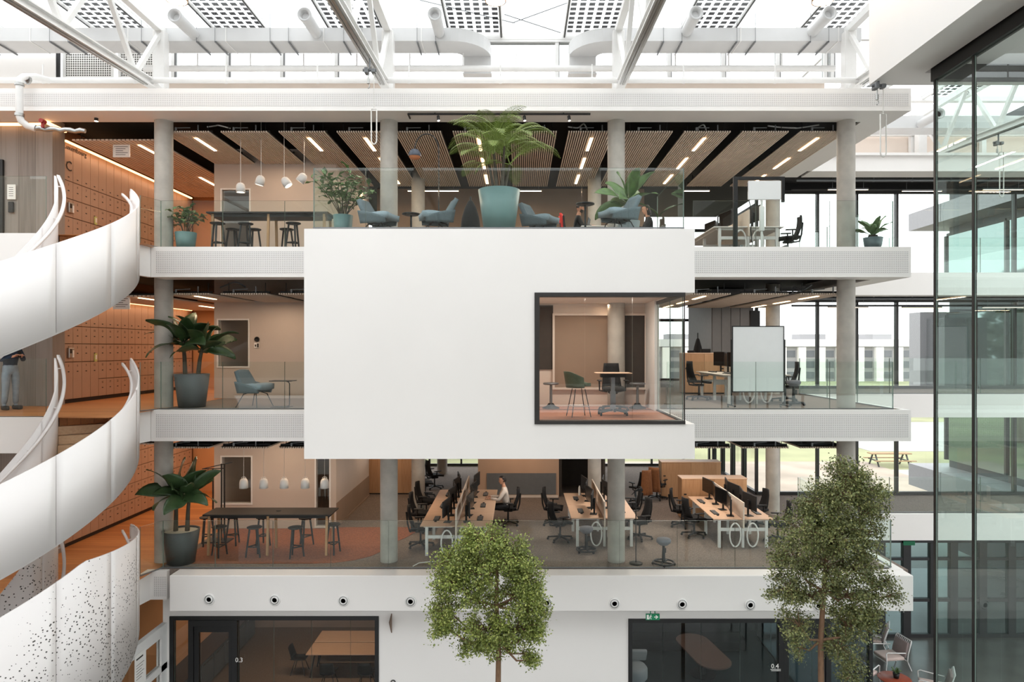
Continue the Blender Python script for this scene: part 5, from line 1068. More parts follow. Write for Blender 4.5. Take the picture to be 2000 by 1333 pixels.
# wall fittings of the middle gallery
t = thing('thermostat', 'round black thermostat above a small notice on the wall of the middle gallery', 'thermostat', (PX(502, 19.18), 19.18, PZ(663, 19.18))); m = MB(); m.M = Matrix.Rotation(pi / 2, 4, 'X'); m.lathe([(.07, 0), (.07, .02), (.04, .025), (.04, .012), (.001, .012)], 24); obj('dial', m, BLACK, t); m = MB(); m.box(-.08, .06, -.004, 0, -.24, -.1); obj('notice_sheet', m, PAPER, t); m = MB(); m.box(.0, .05, -.007, -.004, -.23, -.12); m.box(-.06, -.02, -.007, -.004, -.21, -.15); obj('print', m, INK, t)
for z, (px, py), n in ((ZC, (237, 295), 'top'), (ZB, (237, 592), 'middle')):
    y = 17.3; t = thing('hanging_sign', f'white hanging sign with lines of small print on the {n} gallery', 'sign', (PX(px, y), y, PZ(py, y))); w, h = .215, .16
    m = MB(); m.box(-w, w, 0, .012, -h, h); obj('plate', m, PAPER, t); m = MB()
    for k in range(5): m.box(-w + .07, w - .05 - .06 * (k % 3), -.002, 0, .1 - k * .05, .112 - k * .05)
    m.add([(-w + .03, -.002, .1), (-w + .06, -.002, .1), (-w + .06, -.002, .125)], [(0, 1, 2)]); obj('print_lines', m, INK, t); m = MB(); m.cyl((-w + .03, .006, h), (-w + .03, .006, SLATZ[z] - PZ(py, y)), .004, n=5); m.cyl((w - .03, .006, h), (w - .03, .006, SLATZ[z] - PZ(py, y)), .004, n=5); obj('wires', m, BLACKM, t)

# ---------------------------------------------------------------- top gallery terrace
bk = 'blue-grey lounge chairs'
for px, y, r, l in ((738, 14.6, -pi / 2 - .3, 'first from the left, facing right'), (856, 14.5, pi / 2 + .3, 'second from the left, facing left'), (1052, 14.9, -pi / 2 - .5, 'just right of the big palm pot'), (1211, 14.2, pi / 2 + .35, 'in front of the third column, facing left')):
    bucket((PX(px, y), y, ZC + .002), r, f'blue-grey lounge chair on the terrace, {l}', bk)
def bistro(px, y, h, r, label):
    t = thing('bistro_table', label, 'table', (PX(px, y), y, ZC + .002)); m = MB(); m.lathe([(.001, h), (r, h), (r, h - .02), (r * .7, h - .04), (.001, h - .04)], 28); obj('tabletop', m, BLACKM, t); m = MB(); m.cyl((0, 0, .01), (0, 0, h - .03), .022, n=10); obj('stem', m, BLACKM, t); m = MB(); m.lathe([(.001, .02), (.18, .014), (.18, 0)], 24); obj('base', m, BLACKM, t)
bistro(803, 15.0, .66, .2, 'round black side table between the two left terrace chairs'); bistro(1143, 14.7, .82, .2, 'round black side table between the two right terrace chairs')
t = thing('arc_lamp', 'arched black floor lamp with a domed copper-lined shade behind the terrace', 'lamp', (PX(857, 15.2), 15.2, ZC + .002)); z1 = PZ(262, 15.2) - ZC; zs = PZ(306, 15.2) - ZC; dx = PX(810, 15.2) - PX(857, 15.2)
m = MB(); m.lathe([(.001, .04), (.2, .035), (.2, 0)], 28); obj('base', m, BLACKM, t); m = MB(); m.tube([(0, 0, .03), (0, 0, z1 - .35)] + [(dx / 2 - dx / 2 * cos(a), 0, z1 - .35 + .35 * sin(a)) for a in arc(.1, pi - .3, 12)] + [(dx, 0, zs + .16)], .013, 8); obj('arched_stem', m, BLACKM, t)
m = MB(); m.lathe([(.14, 0), (.145, .02), (.13, .09), (.08, .15), (.02, .17)], 28, (dx, 0, zs)); obj('shade', m, mat('slate_shade', (66, 72, 84), .4), t); m = MB(); m.lathe([(.13, -.0), (.1, -.05), (.001, -.07)], 24, (dx, 0, zs)); obj('shade_lining', m, mat('copper_lining', (206, 132, 90), .5), t)
t = thing('coat_stand', 'black coats on a stand beside the big palm pot', 'coat stand', (PX(919, 15.3), 15.3, ZC + .002)); m = MB(); m.lathe([(.24, .18), (.2, .6), (.13, .85), (.05, 1.0), (.001, 1.03)], 18); obj('coat', m, FABBLK, t); m = MB(); m.cyl((0, 0, 0), (0, 0, 1.1), .02, n=8); m.lathe([(.001, .03), (.2, .02), (.2, 0)], 20); obj('stand', m, BLACKM, t)
m = MB(); m.sheet([[(.2 * u, -.05 * cos(1.6 * u) - .05 * v, .34 - .5 * v + .02 * u * u) for u in [k / 5 - 1 for k in range(11)]] for v in [j / 6 for j in range(7)]], .05); o = obj('jacket', m, mat('red_jacket', (214, 44, 36), .8)); o.location = (PX(1124, 17.4) - .42, 17.4, ZC + .75); o.rotation_euler = (0, 0, pi / 2); tag(o, 'bright red jacket over a chair back on the top gallery', 'jacket')
office((PX(1124, 17.4) - .03, 17.4, ZC + .002), -pi / 2, 'black office chair under the bearded man on the top gallery', 'office chairs on the top gallery'); office((PX(1268, 17.6) + .05, 17.6, ZC + .002), pi / 2, 'black office chair under the dark-haired woman on the top gallery', 'office chairs on the top gallery')
t = thing('work_table', 'white work table between the two seated people on the top gallery', 'table', (PX(1180, 17.3), 17.3, ZC + .002)); m = MB(); m.bbox(-.62, .62, -.4, .4, .71, .74, .008); obj('tabletop', m, WHITE, t)
for s in (-1, 1): m = MB(); m.beam((s * .45, 0, .71), (s * .4, 0, .05), .07, .07); m.box(s * .4 - .04, s * .4 + .04, -.34, .34, 0, .05); obj('leg', m, WHITE2, t)
m = MB(); m.bbox(-.16, .16, -.005, .005, 0, .22, .003); o = obj('laptop', m, BLACK); o.location = (PX(1148, 17.1), 17.1, ZC + .742); o.rotation_euler = (.2, 0, 1.3); tag(o, 'open black laptop in front of the bearded man', 'laptop')
# right end of the top gallery
sx0, sx1, sy = PX(1432, 16.2), PX(1532, 16.2), 16.2; t = thing('screen_stand', 'black framed mobile screen stand seen from behind at the right end of the top gallery', 'stand', ((sx0 + sx1) / 2, sy, ZC + .002)); w = (sx1 - sx0) / 2; zt2 = PZ(346, sy) - ZC
m = MB(); m.box(-w, w, -.03, .03, zt2 - .07, zt2); m.box(-w, -w + .1, -.03, .03, .1, zt2 - .07); m.box(w - .07, w, -.03, .03, zt2 - .6, zt2 - .07); obj('frame', m, BLACKM, t)
a, b, c, d = PX(1459, sy) - (sx0 + sx1) / 2, PX(1523, sy) - (sx0 + sx1) / 2, PZ(392, sy) - ZC, PZ(355, sy) - ZC; m = MB(); m.bbox(a, b, -.09, -.03, c, d, .012); m.box(a + .35, a + .38, -.095, -.089, d - .06, d - .02, 0); obj('back_housing', m, WBOARD, t)
x = PX(1486, sy) - (sx0 + sx1) / 2; m = MB(); m.bbox(x - .06, x + .06, -.1, -.03, PZ(453, sy) - ZC, PZ(404, sy) - ZC, .02, seg=2); m.box(x - .025, x + .025, -.07, -.04, .1, c); obj('lift_column', m, WHITE2, t)
m = MB(); m.tube([(a, -.05, d - .05), (a + .02, -.06, c), (a + .1, -.08, c - .3), (a + .06, -.08, .5), (a + .1, -.06, .2)], .012, 6); obj('cable', m, BLACK, t)
m = MB(); m.box(-w, w, -.05, .05, .05, .1); obj('base_beam', m, GREYM, t)
for s in (-1, 1): m = MB(); m.box(s * (w - .08) - .03, s * (w - .08) + .03, -.35, .35, .05, .1); m.cyl((s * (w - .08), -.3, .03), (s * (w - .08) + .03, -.3, .03), .03, n=10); m.cyl((s * (w - .08), .3, .03), (s * (w - .08) + .03, .3, .03), .03, n=10); obj('foot', m, GREYM, t)
desk_bench('desk_bench', 'white desk bench at the right end of the top gallery behind the screen stand', 4.85, 6.6, 17.0, 19.9, ZC, 2, top=WHITE); fill_desks(4.85, 6.6, 17.0, 19.9, 2, 'top gallery bench', ZC)
office((6.85, 17.4, ZC + .002), 1.4, 'black office chair right of the top gallery desk bench', 'office chairs on the top gallery')
# track lights
t = thing('track_light', 'black ceiling track with three spotlights under the top edge beam', 'track light', (PX(797, 15.64), 15.64, PZ(223, 15.64))); L = PX(1153, 15.64) - PX(797, 15.64)
m = MB(); m.box(0, L, -.015, .015, -.02, .015); m.beam((0, 0, 0), (.0, .3, -.0), .03, .03); m.box(.6, .63, -.01, .01, .015, .04); m.box(L - .63, L - .6, -.01, .01, .015, .04); obj('rail', m, BLACKM, t)
for px in (856, 1024, 1111): x = PX(px, 15.64) - PX(797, 15.64); m = MB(); m.cyl((x, 0, -.02), (x, 0, -.06), .01, n=6); m.cyl((x, 0, -.05), (x + .01, -.03, -.16), .035, n=14); s = obj('spotlight', m, BLACKM, t); m = MB(); m.cyl((x + .011, -.033, -.16), (x + .012, -.034, -.165), .03, n=14); obj('lens', m, LAMPD, s)
t = thing('spotlight', 'single black spotlight under the edge beam at the upper left', 'spotlight', (PX(188, 16.0), 16.0, PZ(230, 16.0))); m = MB(); m.cyl((0, 0, -.08), (0, 0, .06), .045, n=16); obj('body', m, BLACKM, t); m = MB(); m.lathe([(.001, -.084), (.04, -.084)], 16); obj('lens', m, LAMPD, t)
t = thing('card_reader', 'white notice above a black card reader on the far left grey wall', 'card reader', (PX(22, 16.55), 16.55, PZ(375, 16.55))); m = MB(); m.box(-.1, .1, 0, .03, -.18, .18); obj('notice_sheet', m, PAPER, t); m = MB()
for k in range(5): m.box(-.06, .05, -.002, 0, .1 - k * .05, .11 - k * .05)
obj('print_lines', m, INK, t); m = MB(); m.bbox(-.07, .05, -.02, .03, -.5, -.24, .01); obj('reader', m, BLACK, t)
m = MB(); m.box(-.5, .0, 0, .06, ZC, PZ(312, 16.55)); o = obj('lift_door', m, BLACKM); o.location = (PX(6, 16.55), 16.53, 0); tag(o, 'dark lift doorway at the far left edge of the top gallery', 'door')
# loose ceiling cables
for i, (z, pts) in enumerate(((ZC, ((405, 248), (415, 242), (428, 245), (445, 247))), (ZC, ((1110, 248), (1130, 246), (1140, 242), (1148, 250))), (ZC, ((1365, 258), (1367, 246), (1374, 244), (1382, 250))), (ZC, ((1500, 246), (1530, 245), (1550, 250), (1568, 246), (1600, 244))), (ZA, ((330, 876), (352, 866), (380, 858), (440, 864), (470, 860))), (ZA, ((480, 868), (492, 860), (500, 868))), (ZB, ((430, 562), (440, 555), (462, 552), (475, 560))), (ZB, ((1548, 572), (1556, 560), (1565, 568), (1590, 556))))):
    m = MB(); P = [Vector((PX(a, 16.7), 16.7 + .15 * (k % 2), PZ(b, 16.7))) for k, (a, b) in enumerate(pts)]; q = []
    for k in range(len(P) - 1):
        for s in range(4):
            a, b = P[k], P[k + 1]; pa, pb = P[max(k - 1, 0)], P[min(k + 2, len(P) - 1)]; u = s / 4; q.append(.5 * ((2 * a) + (-pa + b) * u + (2 * pa - 5 * a + 4 * b - pb) * u * u + (-pa + 3 * a - 3 * b + pb) * u ** 3))
    m.tube(q + [P[-1]], .018, 6); o = obj('ceiling_cable', m, GREYM if i > 3 else WHITE2)
    tag(o, f'loose pale cable above the slats of the {NL[z]} gallery, {["at the left", "in the middle", "right of the third column", "at the right end"][i] if z == ZC else {4: "long one at the left", 5: "short one at the left", 6: "at the left", 7: "at the right"}[i]}', 'cable')

for i, (a, b) in enumerate(((796, 896), (1000, 1058), (1172, 1190), (1336, 1386))):
    y = 22.4; t = thing('linear_lamp', f'{ORD[i]} hanging linear lamp from the left at the back of the top gallery', 'lamp', (PX((a + b) / 2, y), y, PZ(373, y)), 0, 'hanging linear lamps at the back of the top gallery'); w = (PX(b, y) - PX(a, y)) / 2; m = MB(); m.bbox(-w, w, -.03, .03, 0, .05, .005); obj('housing', m, GREYM, t); m = MB(); m.box(-w + .01, w - .01, -.032, .025, -.02, 0); obj('diffuser', m, LED, t); m = MB(); m.cyl((-w * .8, 0, .05), (-w * .8, 0, 15.6 - PZ(373, y)), .006, n=5); m.cyl((w * .8, 0, .05), (w * .8, 0, 15.6 - PZ(373, y)), .006, n=5); obj('hanger', m, GREYM, t)
# ================================================================ plants and trees
rng = random.Random(5)
def blade(base, az, el, L, w, droop, fold=.14, n=9, wave=.02, petiole=.15, tip=.8, roll=0):
    # a large leaf: petiole plus blade that arches over and folds along its midrib
    c, s = cos(az), sin(az); p = Vector(base); a = el; pts = []; ph = rng.random() * 6; ro = rng.uniform(-roll, roll) if roll else 0
    for i in range(n + 1):
        pts.append((p.copy(), a)); st = L / n; p = p + Vector((c * cos(a), s * cos(a), sin(a))) * st; a -= droop / n * (0.4 + 1.2 * i / n)
    grid = []
    for i, (q, a) in enumerate(pts):
        v = i / n
        if v < petiole: ww = .02 * w / .25 + .006
        else: u = (v - petiole) / (1 - petiole); ww = w * max(.03, sin(pi * min(1, u ** tip * .94 + .05)) ** .75)
        side = Vector((-s, c, 0)); up = Vector((-c * sin(a), -s * sin(a), cos(a))); rv = ro * min(1, v * 2.5); side, up = side * cos(rv) + up * sin(rv), up * cos(rv) - side * sin(rv)
        grid.append([q + side * (ww * t) + up * (abs(t) * fold * ww + wave * sin(9 * v + ph + t) * abs(t)) for t in (-1, -.5, 0, .5, 1)])
    return grid
def leaf_part(t, args, mtl, **k):
    m = MB(); m.sheet(blade(*args, **k), .004); obj('leaf', m, mtl, t)
def pot_profile(r0, r1, h, rim=.03): return [(.001, 0), (r0, 0), (r1, h), (r1 - rim, h), (r1 - rim * 1.2, h - .05)]
def banana(loc, r0, r1, h, stems, leaves, label, potm, soil=SOIL, L=(.6, .95), w=.13, seed=1, mt=None, lean=0):
    global rng; rng = random.Random(seed)
    t = thing('potted_banana_plant', label, 'plant', loc); m = MB(); m.lathe(pot_profile(r0, r1, h), 40); obj('pot', m, potm, t); m = MB(); m.lathe([(.001, h - .03), (r1 - .02, h - .045)], 30); obj('gravel', m, soil, t)
    for (x, y, hh, lx) in stems:
        m = MB(); top = Vector((x + lx, y, h + hh)); m.tube([(x, y, h - .06), (x + lx * .4, y, h + hh * .5), top], [.055, .045, .035], 10); obj('stem', m, STEMB, t)
        for k in range(leaves):
            az = k * 2.399 + seed; f = k / max(1, leaves - 1); el = 1.2 - 1.05 * f + rng.uniform(-.15, .15)
            leaf_part(t, (tuple(top - Vector((0, 0, .1 * f))), az, el, rng.uniform(*L), w * rng.uniform(.85, 1.15), .7 + .75 * f), mt or LEAFB, petiole=.12, roll=1.15)
    return t
banana((PX(375, 16.35), 16.35, ZB + .01), .3, .395, .79, ((-.16, 0, .78, -.05), (.12, .05, .62, .1)), 13, 'banana plant in a tall grey pot on the middle gallery', DKPOT, L=(.8, 1.1), w=.17, seed=3)
banana((PX(354, 16.12), 16.12, ZA + .01), .3, .41, .78, ((-.13, 0, .85, .02), (.13, .02, .8, .05)), 10, 'banana plant in a dark grey pot on the lower gallery', mat('slate_pot', (62, 66, 68), .5, var=.06), L=(.75, 1.0), w=.17, seed=8)
banana((PX(1226, 15.05), 15.05, ZC + .002), .2, .27, .5, ((0, 0, .45, 0),), 11, 'wide-leaved banana plant behind the lounge chair by the third column', FABSTOOL if False else mat('pale_grey_pot', (128, 138, 140), .5), SOILD, L=(.7, .95), w=.14, seed=4, mt=LEAFF)
def bushy(loc, r0, r1, h, H, R_, n, label, potm, L=.2, w=.05, seed=2, mt=None, nst=7):
    # many-stemmed leafy pot plant
    global rng; rng = random.Random(seed)
    t = thing('potted_leafy_plant', label, 'plant', loc); m = MB(); m.lathe(pot_profile(r0, r1, h), 36); obj('pot', m, potm, t); m = MB(); m.lathe([(.001, h - .03), (r1 - .02, h - .04)], 28); obj('soil', m, SOILD, t)
    per = max(1, n // nst)
    for k in range(nst):
        az = k * 2.399; rr = R_ * sqrt((k + .6) / nst); top = Vector((rr * cos(az), rr * sin(az), h + H * rng.uniform(.55, 1) * (1 - .35 * rr / R_))); base = Vector((.05 * cos(az), .05 * sin(az), h - .04)); mid = (base + top) / 2 + Vector((-.1 * rr * cos(az), -.1 * rr * sin(az), .1))
        P = [base * (1 - u) ** 2 + mid * 2 * u * (1 - u) + top * u * u for u in [q / 6 for q in range(7)]]
        m = MB(); m.tube(P, [.011 - .001 * q for q in range(7)], 6); obj('stem', m, STEMB, t)
        for q in range(per):
            u = .35 + .65 * (q + 1) / per; p = base * (1 - u) ** 2 + mid * 2 * u * (1 - u) + top * u * u
            leaf_part(t, (tuple(p), az + q * 2.4 + rng.uniform(-.3, .3), rng.uniform(-.1, .9), L * rng.uniform(.75, 1.25), w * rng.uniform(.8, 1.2), 1.1), mt or LEAFF, n=5, petiole=.22)
    return t
bushy((PX(670, 15.0), 15.0, ZC + .002), .16, .215, .62, 1.15, .72, 112, 'bushy leafy plant in a teal pot at the left end of the terrace', TEAL, L=.26, w=.05, seed=6, nst=14)
bushy((PX(363, 16.35), 16.35, ZC + .002), .19, .245, .47, .85, .34, 60, 'leafy fig plant in a teal pot beside the leftmost top column', TEAL, L=.26, w=.065, seed=9, nst=10)
# squat pot plant at the right end
rng = random.Random(12); t = thing('potted_leafy_plant', 'broad-leaved plant in a squat dark teal bowl at the right end of the top gallery', 'plant', (PX(1705, 16.05), 16.05, ZC + .002)); m = MB(); m.lathe([(.001, 0), (.14, 0), (.19, .12), (.215, .3), (.195, .3), (.19, .27)], 36); obj('pot', m, mat('dark_teal_bowl', (86, 102, 108), .5), t); m = MB(); m.lathe([(.001, .34), (.1, .36), (.12, .27)], 24); obj('root_ball', m, SOILD, t)
for k in range(12): leaf_part(t, ((.03 * cos(k), .03 * sin(k), .34), k * 2.399, 1.25 - .07 * k, .56 - .012 * k, .085, .7 + .05 * k), LEAFF, n=6, petiole=.2, roll=.5)
# big palm
rng = random.Random(21); t = thing('potted_palm', 'tall palm in a big teal pot in the middle of the terrace', 'plant', (PX(975, 14.1), 14.1, ZC + .002)); m = MB(); m.lathe(pot_profile(.3, .435, .96, .035), 40); obj('pot', m, TEAL, t); m = MB(); m.lathe([(.001, .93), (.41, .92)], 28); obj('soil', m, SOILD, t)
tops = []
for k in range(6):
    a = k * 1.05; x, y = .1 * cos(a), .1 * sin(a); h = .55 + .16 * (k % 3); m = MB(); m.tube([(x, y, .9), (x * 1.6, y * 1.6, .9 + h * .6), (x * 2.2, y * 2.2, .95 + h)], [.035, .028, .02], 8); obj('cane', m, STEMB, t); tops.append(Vector((x * 2.2, y * 2.2, .95 + h)))
for k in range(34):
    base = tops[k % 6]; az = k * 2.399 + .4; el = rng.uniform(.75, 1.45) if k < 22 else rng.uniform(.2, .7); L = rng.uniform(1.05, 1.5) if k < 22 else rng.uniform(.8, 1.1); n = 20; c, s = cos(az), sin(az); p = base.copy(); a = el; P = []; A = []
    for i in range(n + 1): P.append(p.copy()); A.append(a); p = p + Vector((c * cos(a), s * cos(a), sin(a))) * (L / n); a -= (1.9 if k < 22 else 1.5) / n * (.3 + 1.4 * i / n)
    m = MB(); m.tube(P, [.012 - .0005 * i for i in range(n + 1)], 5); f = obj('frond', m, LEAFP, t); m = MB()
    for i in range(4, n + 1):
        v = i / n; ll = .36 * sin(pi * (.12 + .86 * v)) ** .7 * (1.05 - .25 * v)
        for sd in (-1, 1):
            for off in (0, .5):
                q = P[i] if off == 0 else P[i].lerp(P[max(i - 1, 0)], off); fw = Vector((c * cos(A[i]), s * cos(A[i]), sin(A[i]))); side = Vector((-s, c, 0)) * sd; d = (side * .75 + fw * .65 + Vector((0, 0, .12))).normalized(); e = q + d * ll * .55; g = e + (d + Vector((0, 0, -.75))).normalized() * ll * .45; wv = fw * .0075
                m.add([q - wv * .5, q + wv * .5, e + wv, e - wv, g], [(0, 1, 2, 3), (3, 2, 4)], 0, True)
    o = obj('leaflets', m, LEAFP, f); o['kind'] = 'stuff'
# two atrium trees
def tree(loc, label, trunk, lobes, nleaf, seed, col1, col2, ls=.032):
    # lobes: (x, z, rx, rz, depth, weight) ellipsoids of foliage round the branch ends
    r = random.Random(seed); t = thing('indoor_tree', label, 'tree', loc); m = MB(); m.tube(trunk, [.062 - .036 * i / (len(trunk) - 1) for i in range(len(trunk))], 10); tr = obj('trunk', m, BARK, t)
    T = [Vector(p) for p in trunk]; clusters = []; tw = sum(l[5] for l in lobes)
    for (x, z, rx, rz, dy, wt) in lobes:
        fk = min(T, key=lambda p: abs(p.z - (z - rz * .9))); c = Vector((x, 0, z)); mid = (fk + c) / 2 + Vector((0, r.uniform(-.1, .1), -.12))
        mb = MB(); mb.tube([fk, mid, c], [.024, .017, .009], 7); b = obj('branch', mb, BARK, t); mt = MB()
        for k in range(max(6, int(30 * wt / tw * len(lobes)))):
            while True:
                q = Vector((r.uniform(-1, 1), r.uniform(-1, 1), r.uniform(-1, 1)))
                if .12 < q.length < 1: break
            q = q.normalized() * q.length ** .55; e = c + Vector((q.x * rx, q.y * dy, q.z * rz)); s0 = (c + mid * .3) / 1.3; mt.tube([s0, (s0 + e) / 2 + Vector((0, 0, .04)), e], [.007, .005, .003], 4, cap=False); clusters.append((s0, e, wt))
        obj('twigs', mt, BARK, b)['kind'] = 'stuff'
    per = nleaf // len(clusters); lm = [MB(), MB()]
    for (s0, e, wt) in clusters:
        d = e - s0
        for k in range(per):
            u = .5 + .6 * r.random() ** .8; p = s0 + d * u + Vector((r.gauss(0, .055), r.gauss(0, .055), r.gauss(0, .05)))
            n = Vector((r.gauss(0, 1), r.gauss(0, 1), r.gauss(0, .8) + .7)).normalized(); a = n.orthogonal().normalized(); a.rotate(Matrix.Rotation(r.random() * 6.28, 3, n)); b = n.cross(a); L = ls * r.uniform(.7, 1.35); w = L * .38
            lm[k % 3 == 0].add([p, p + a * L * .5 + b * w, p + a * L * 1.1, p + a * L * .5 - b * w], [(0, 1, 2, 3)])
    for q, (mm, mtl) in enumerate(zip(lm, (col1, col2))): obj('foliage', mm, mtl, t)['kind'] = 'stuff'
    return t
TL1 = mat('tree_leaf_green', (116, 130, 62), .5, var=.35, scale=2.2); TL2 = mat('tree_leaf_bright', (160, 168, 88), .5, var=.3, scale=2.2)
TL3 = mat('tree_leaf_dark', (100, 108, 64), .5, var=.35, scale=2.2); TL4 = mat('tree_leaf_olive', (140, 142, 88), .5, var=.3, scale=2.2)
Y1 = 11.6; x1 = PX(974, Y1)
def lobes(Y, x0, L): return [(PX(px, Y) - x0, PZ(py, Y), rx * Y / FOC, ry * Y / FOC, dy * Y / FOC, wt) for px, py, rx, ry, dy, wt in L]
tree((x1, Y1, 0), 'small-leaved green tree with a slim trunk in front of the gallery centre', [(0, 0, 0), (0, 0, 2), (-.01, 0, 4.2), (.0, 0, 5.0), (-.04, .02, 5.6), (-.03, 0, 6.2), (-.08, 0, 6.8)],
     lobes(Y1, x1, [(940, 1050, 46, 34, 46, 1.1), (893, 1102, 50, 36, 50, 1.2), (998, 1085, 46, 42, 56, 1.2), (1034, 1128, 30, 36, 44, .8), (955, 1105, 60, 40, 70, 1.2), (880, 1130, 40, 38, 50, .9), (870, 1190, 34, 38, 40, .7), (858, 1220, 26, 26, 30, .45), (930, 1165, 46, 34, 60, .8), (1005, 1160, 44, 40, 60, .9), (1040, 1175, 32, 44, 40, .8), (950, 1225, 58, 36, 60, 1.2), (1010, 1225, 52, 34, 50, 1.0), (925, 1262, 36, 18, 40, .5), (1045, 1228, 20, 28, 30, .45), (1025, 1278, 16, 14, 20, .16), (975, 1262, 34, 22, 40, .4), (1044, 1290, 10, 7, 10, .07)]), 46000, 3, TL1, TL2, .034)
Y2 = 11.2; x2 = PX(1604, Y2)
tree((x2, Y2, 0), 'taller olive green tree at the right in front of the gallery end', [(0, 0, 0), (.0, 0, 2.5), (0, 0, 4.4), (-.01, 0, 5.2), (.05, .02, 6.0), (.12, .03, 6.8), (.22, 0, 7.5)],
     lobes(Y2, x2, [(1655, 925, 44, 26, 40, .8), (1690, 955, 42, 34, 50, 1), (1640, 965, 62, 36, 60, 1.4), (1600, 985, 56, 34, 60, 1.2), (1690, 1000, 40, 40, 50, .9), (1570, 1035, 54, 46, 60, 1.4), (1635, 1040, 58, 46, 70, 1.5), (1685, 1050, 42, 40, 50, .9), (1545, 1090, 42, 44, 50, 1), (1610, 1100, 60, 46, 70, 1.4), (1675, 1105, 44, 44, 50, 1), (1535, 1150, 42, 34, 40, .8), (1580, 1165, 50, 34, 50, .7), (1660, 1160, 54, 38, 50, 1), (1715, 1150, 36, 28, 36, .5), (1748, 1165, 20, 16, 20, .15), (1660, 1215, 54, 34, 50, 1.1), (1555, 1215, 34, 34, 40, .5), (1690, 1200, 44, 30, 40, .6), (1645, 1265, 44, 36, 40, .7), (1560, 1265, 32, 20, 30, .25), (1665, 1315, 30, 24, 30, .35)]), 50000, 14, TL3, TL4, .033)

# ================================================================ lounge group on the atrium floor at the lower right
PINKC = mat('pink_beige_cushion', (206, 186, 178), .9, var=.05, bump=.2, bscale=200); ROSEC = mat('grey_rose_fabric', (150, 134, 132), .95, var=.06)
def mk_terrace(loc, rz, label, group=None):
    t = thing('tubular_armchair', label, 'chair', loc, rz, group)
    m = MB(); m.bbox(-.3, .3, -.3, .34, .32, .42, .03, seg=2); obj('seat_cushion', m, PINKC, t)
    m = MB(); m.M = Matrix.Translation((0, -.34, .4)) @ Matrix.Rotation(RAD(14), 4, 'X'); m.bbox(-.29, .29, -.03, .05, .0, .46, .025, seg=2); obj('back_cushion', m, ROSEC, t)
    for s in (-1, 1):
        m = MB(); m.tube([(s * .34, .38, 0), (s * .34, .34, .3), (s * .34, .36, .58), (s * .34, .3, .61), (s * .34, -.3, .56)], .016, 8); m.tube([(s * .34, -.5, 0), (s * .34, -.36, .3), (s * .34, -.38, .5), (s * .33, -.5, .88), (s * .3, -.52, .91)], .016, 8); obj('side_frame', m, WHITE2, t)
    m = MB(); m.tube([(-.3, -.52, .91), (.3, -.52, .91)], .016, 8); m.tube([(-.34, .34, .3), (.34, .34, .3)], .016, 8); m.tube([(-.34, -.36, .3), (.34, -.36, .3)], .016, 8); obj('cross_rail', m, WHITE2, t)
    for k in range(9): x = -.28 + .07 * k; m = MB(); m.tube([(x, -.4, .36), (x, -.42, .5), (x, -.52, .9)], .008, 6); obj('back_cord', m, WHITE2, t)
    return t
arm = spawn(mk_terrace)
def G0(px, py): Y = EYE * FOC / (py - VY); return (PX(px, Y), Y, .002)
for px, py, r, l in ((1737, 1304, pi / 2 + .15, 'in the middle, facing left'), (1702, 1268, pi / 2 - .5, 'farthest back beside the tree'), (1684, 1338, -.9, 'half hidden by tree'), (1738, 1402, .1, 'nearest, seen from behind'), (1822, 1366, pi / 2 - .9 + .4, 'at the right')):
    arm(G0(px, py), r, f'white tubular armchair with beige cushions on the atrium floor, {l}', 'armchairs round the red table')
p = G0(1747, 1351); t = thing('red_table', 'round brick-red coffee table on the atrium floor at the lower right', 'table', (p[0], p[1], .002)); REDT = mat('brick_red_paint', (158, 74, 50), .4, var=.05)
m = MB(); m.lathe([(.001, .36), (.44, .36), (.45, .37), (.44, .385), (.001, .385)], 40); obj('tabletop', m, REDT, t); m = MB(); m.cyl((0, 0, .01), (0, 0, .36), .04, n=14); m.lathe([(.001, .02), (.26, .015), (.26, 0)], 28); obj('pedestal', m, REDT, t)
rng = random.Random(4); t = thing('small_pot_plant', 'small dark pot plant standing on the red table', 'plant', (p[0] + .05, p[1], .388)); m = MB(); m.lathe([(.001, 0), (.07, 0), (.095, .15), (.08, .15), (.078, .13)], 24); obj('pot', m, BLACK, t); m = MB(); m.lathe([(.001, .13), (.08, .12)], 16); obj('soil', m, SOILD, t)
for k in range(9): leaf_part(t, ((0, 0, .13), k * 2.4, 1.2 - .09 * k, .2, .03, .9), LEAFF, n=5)
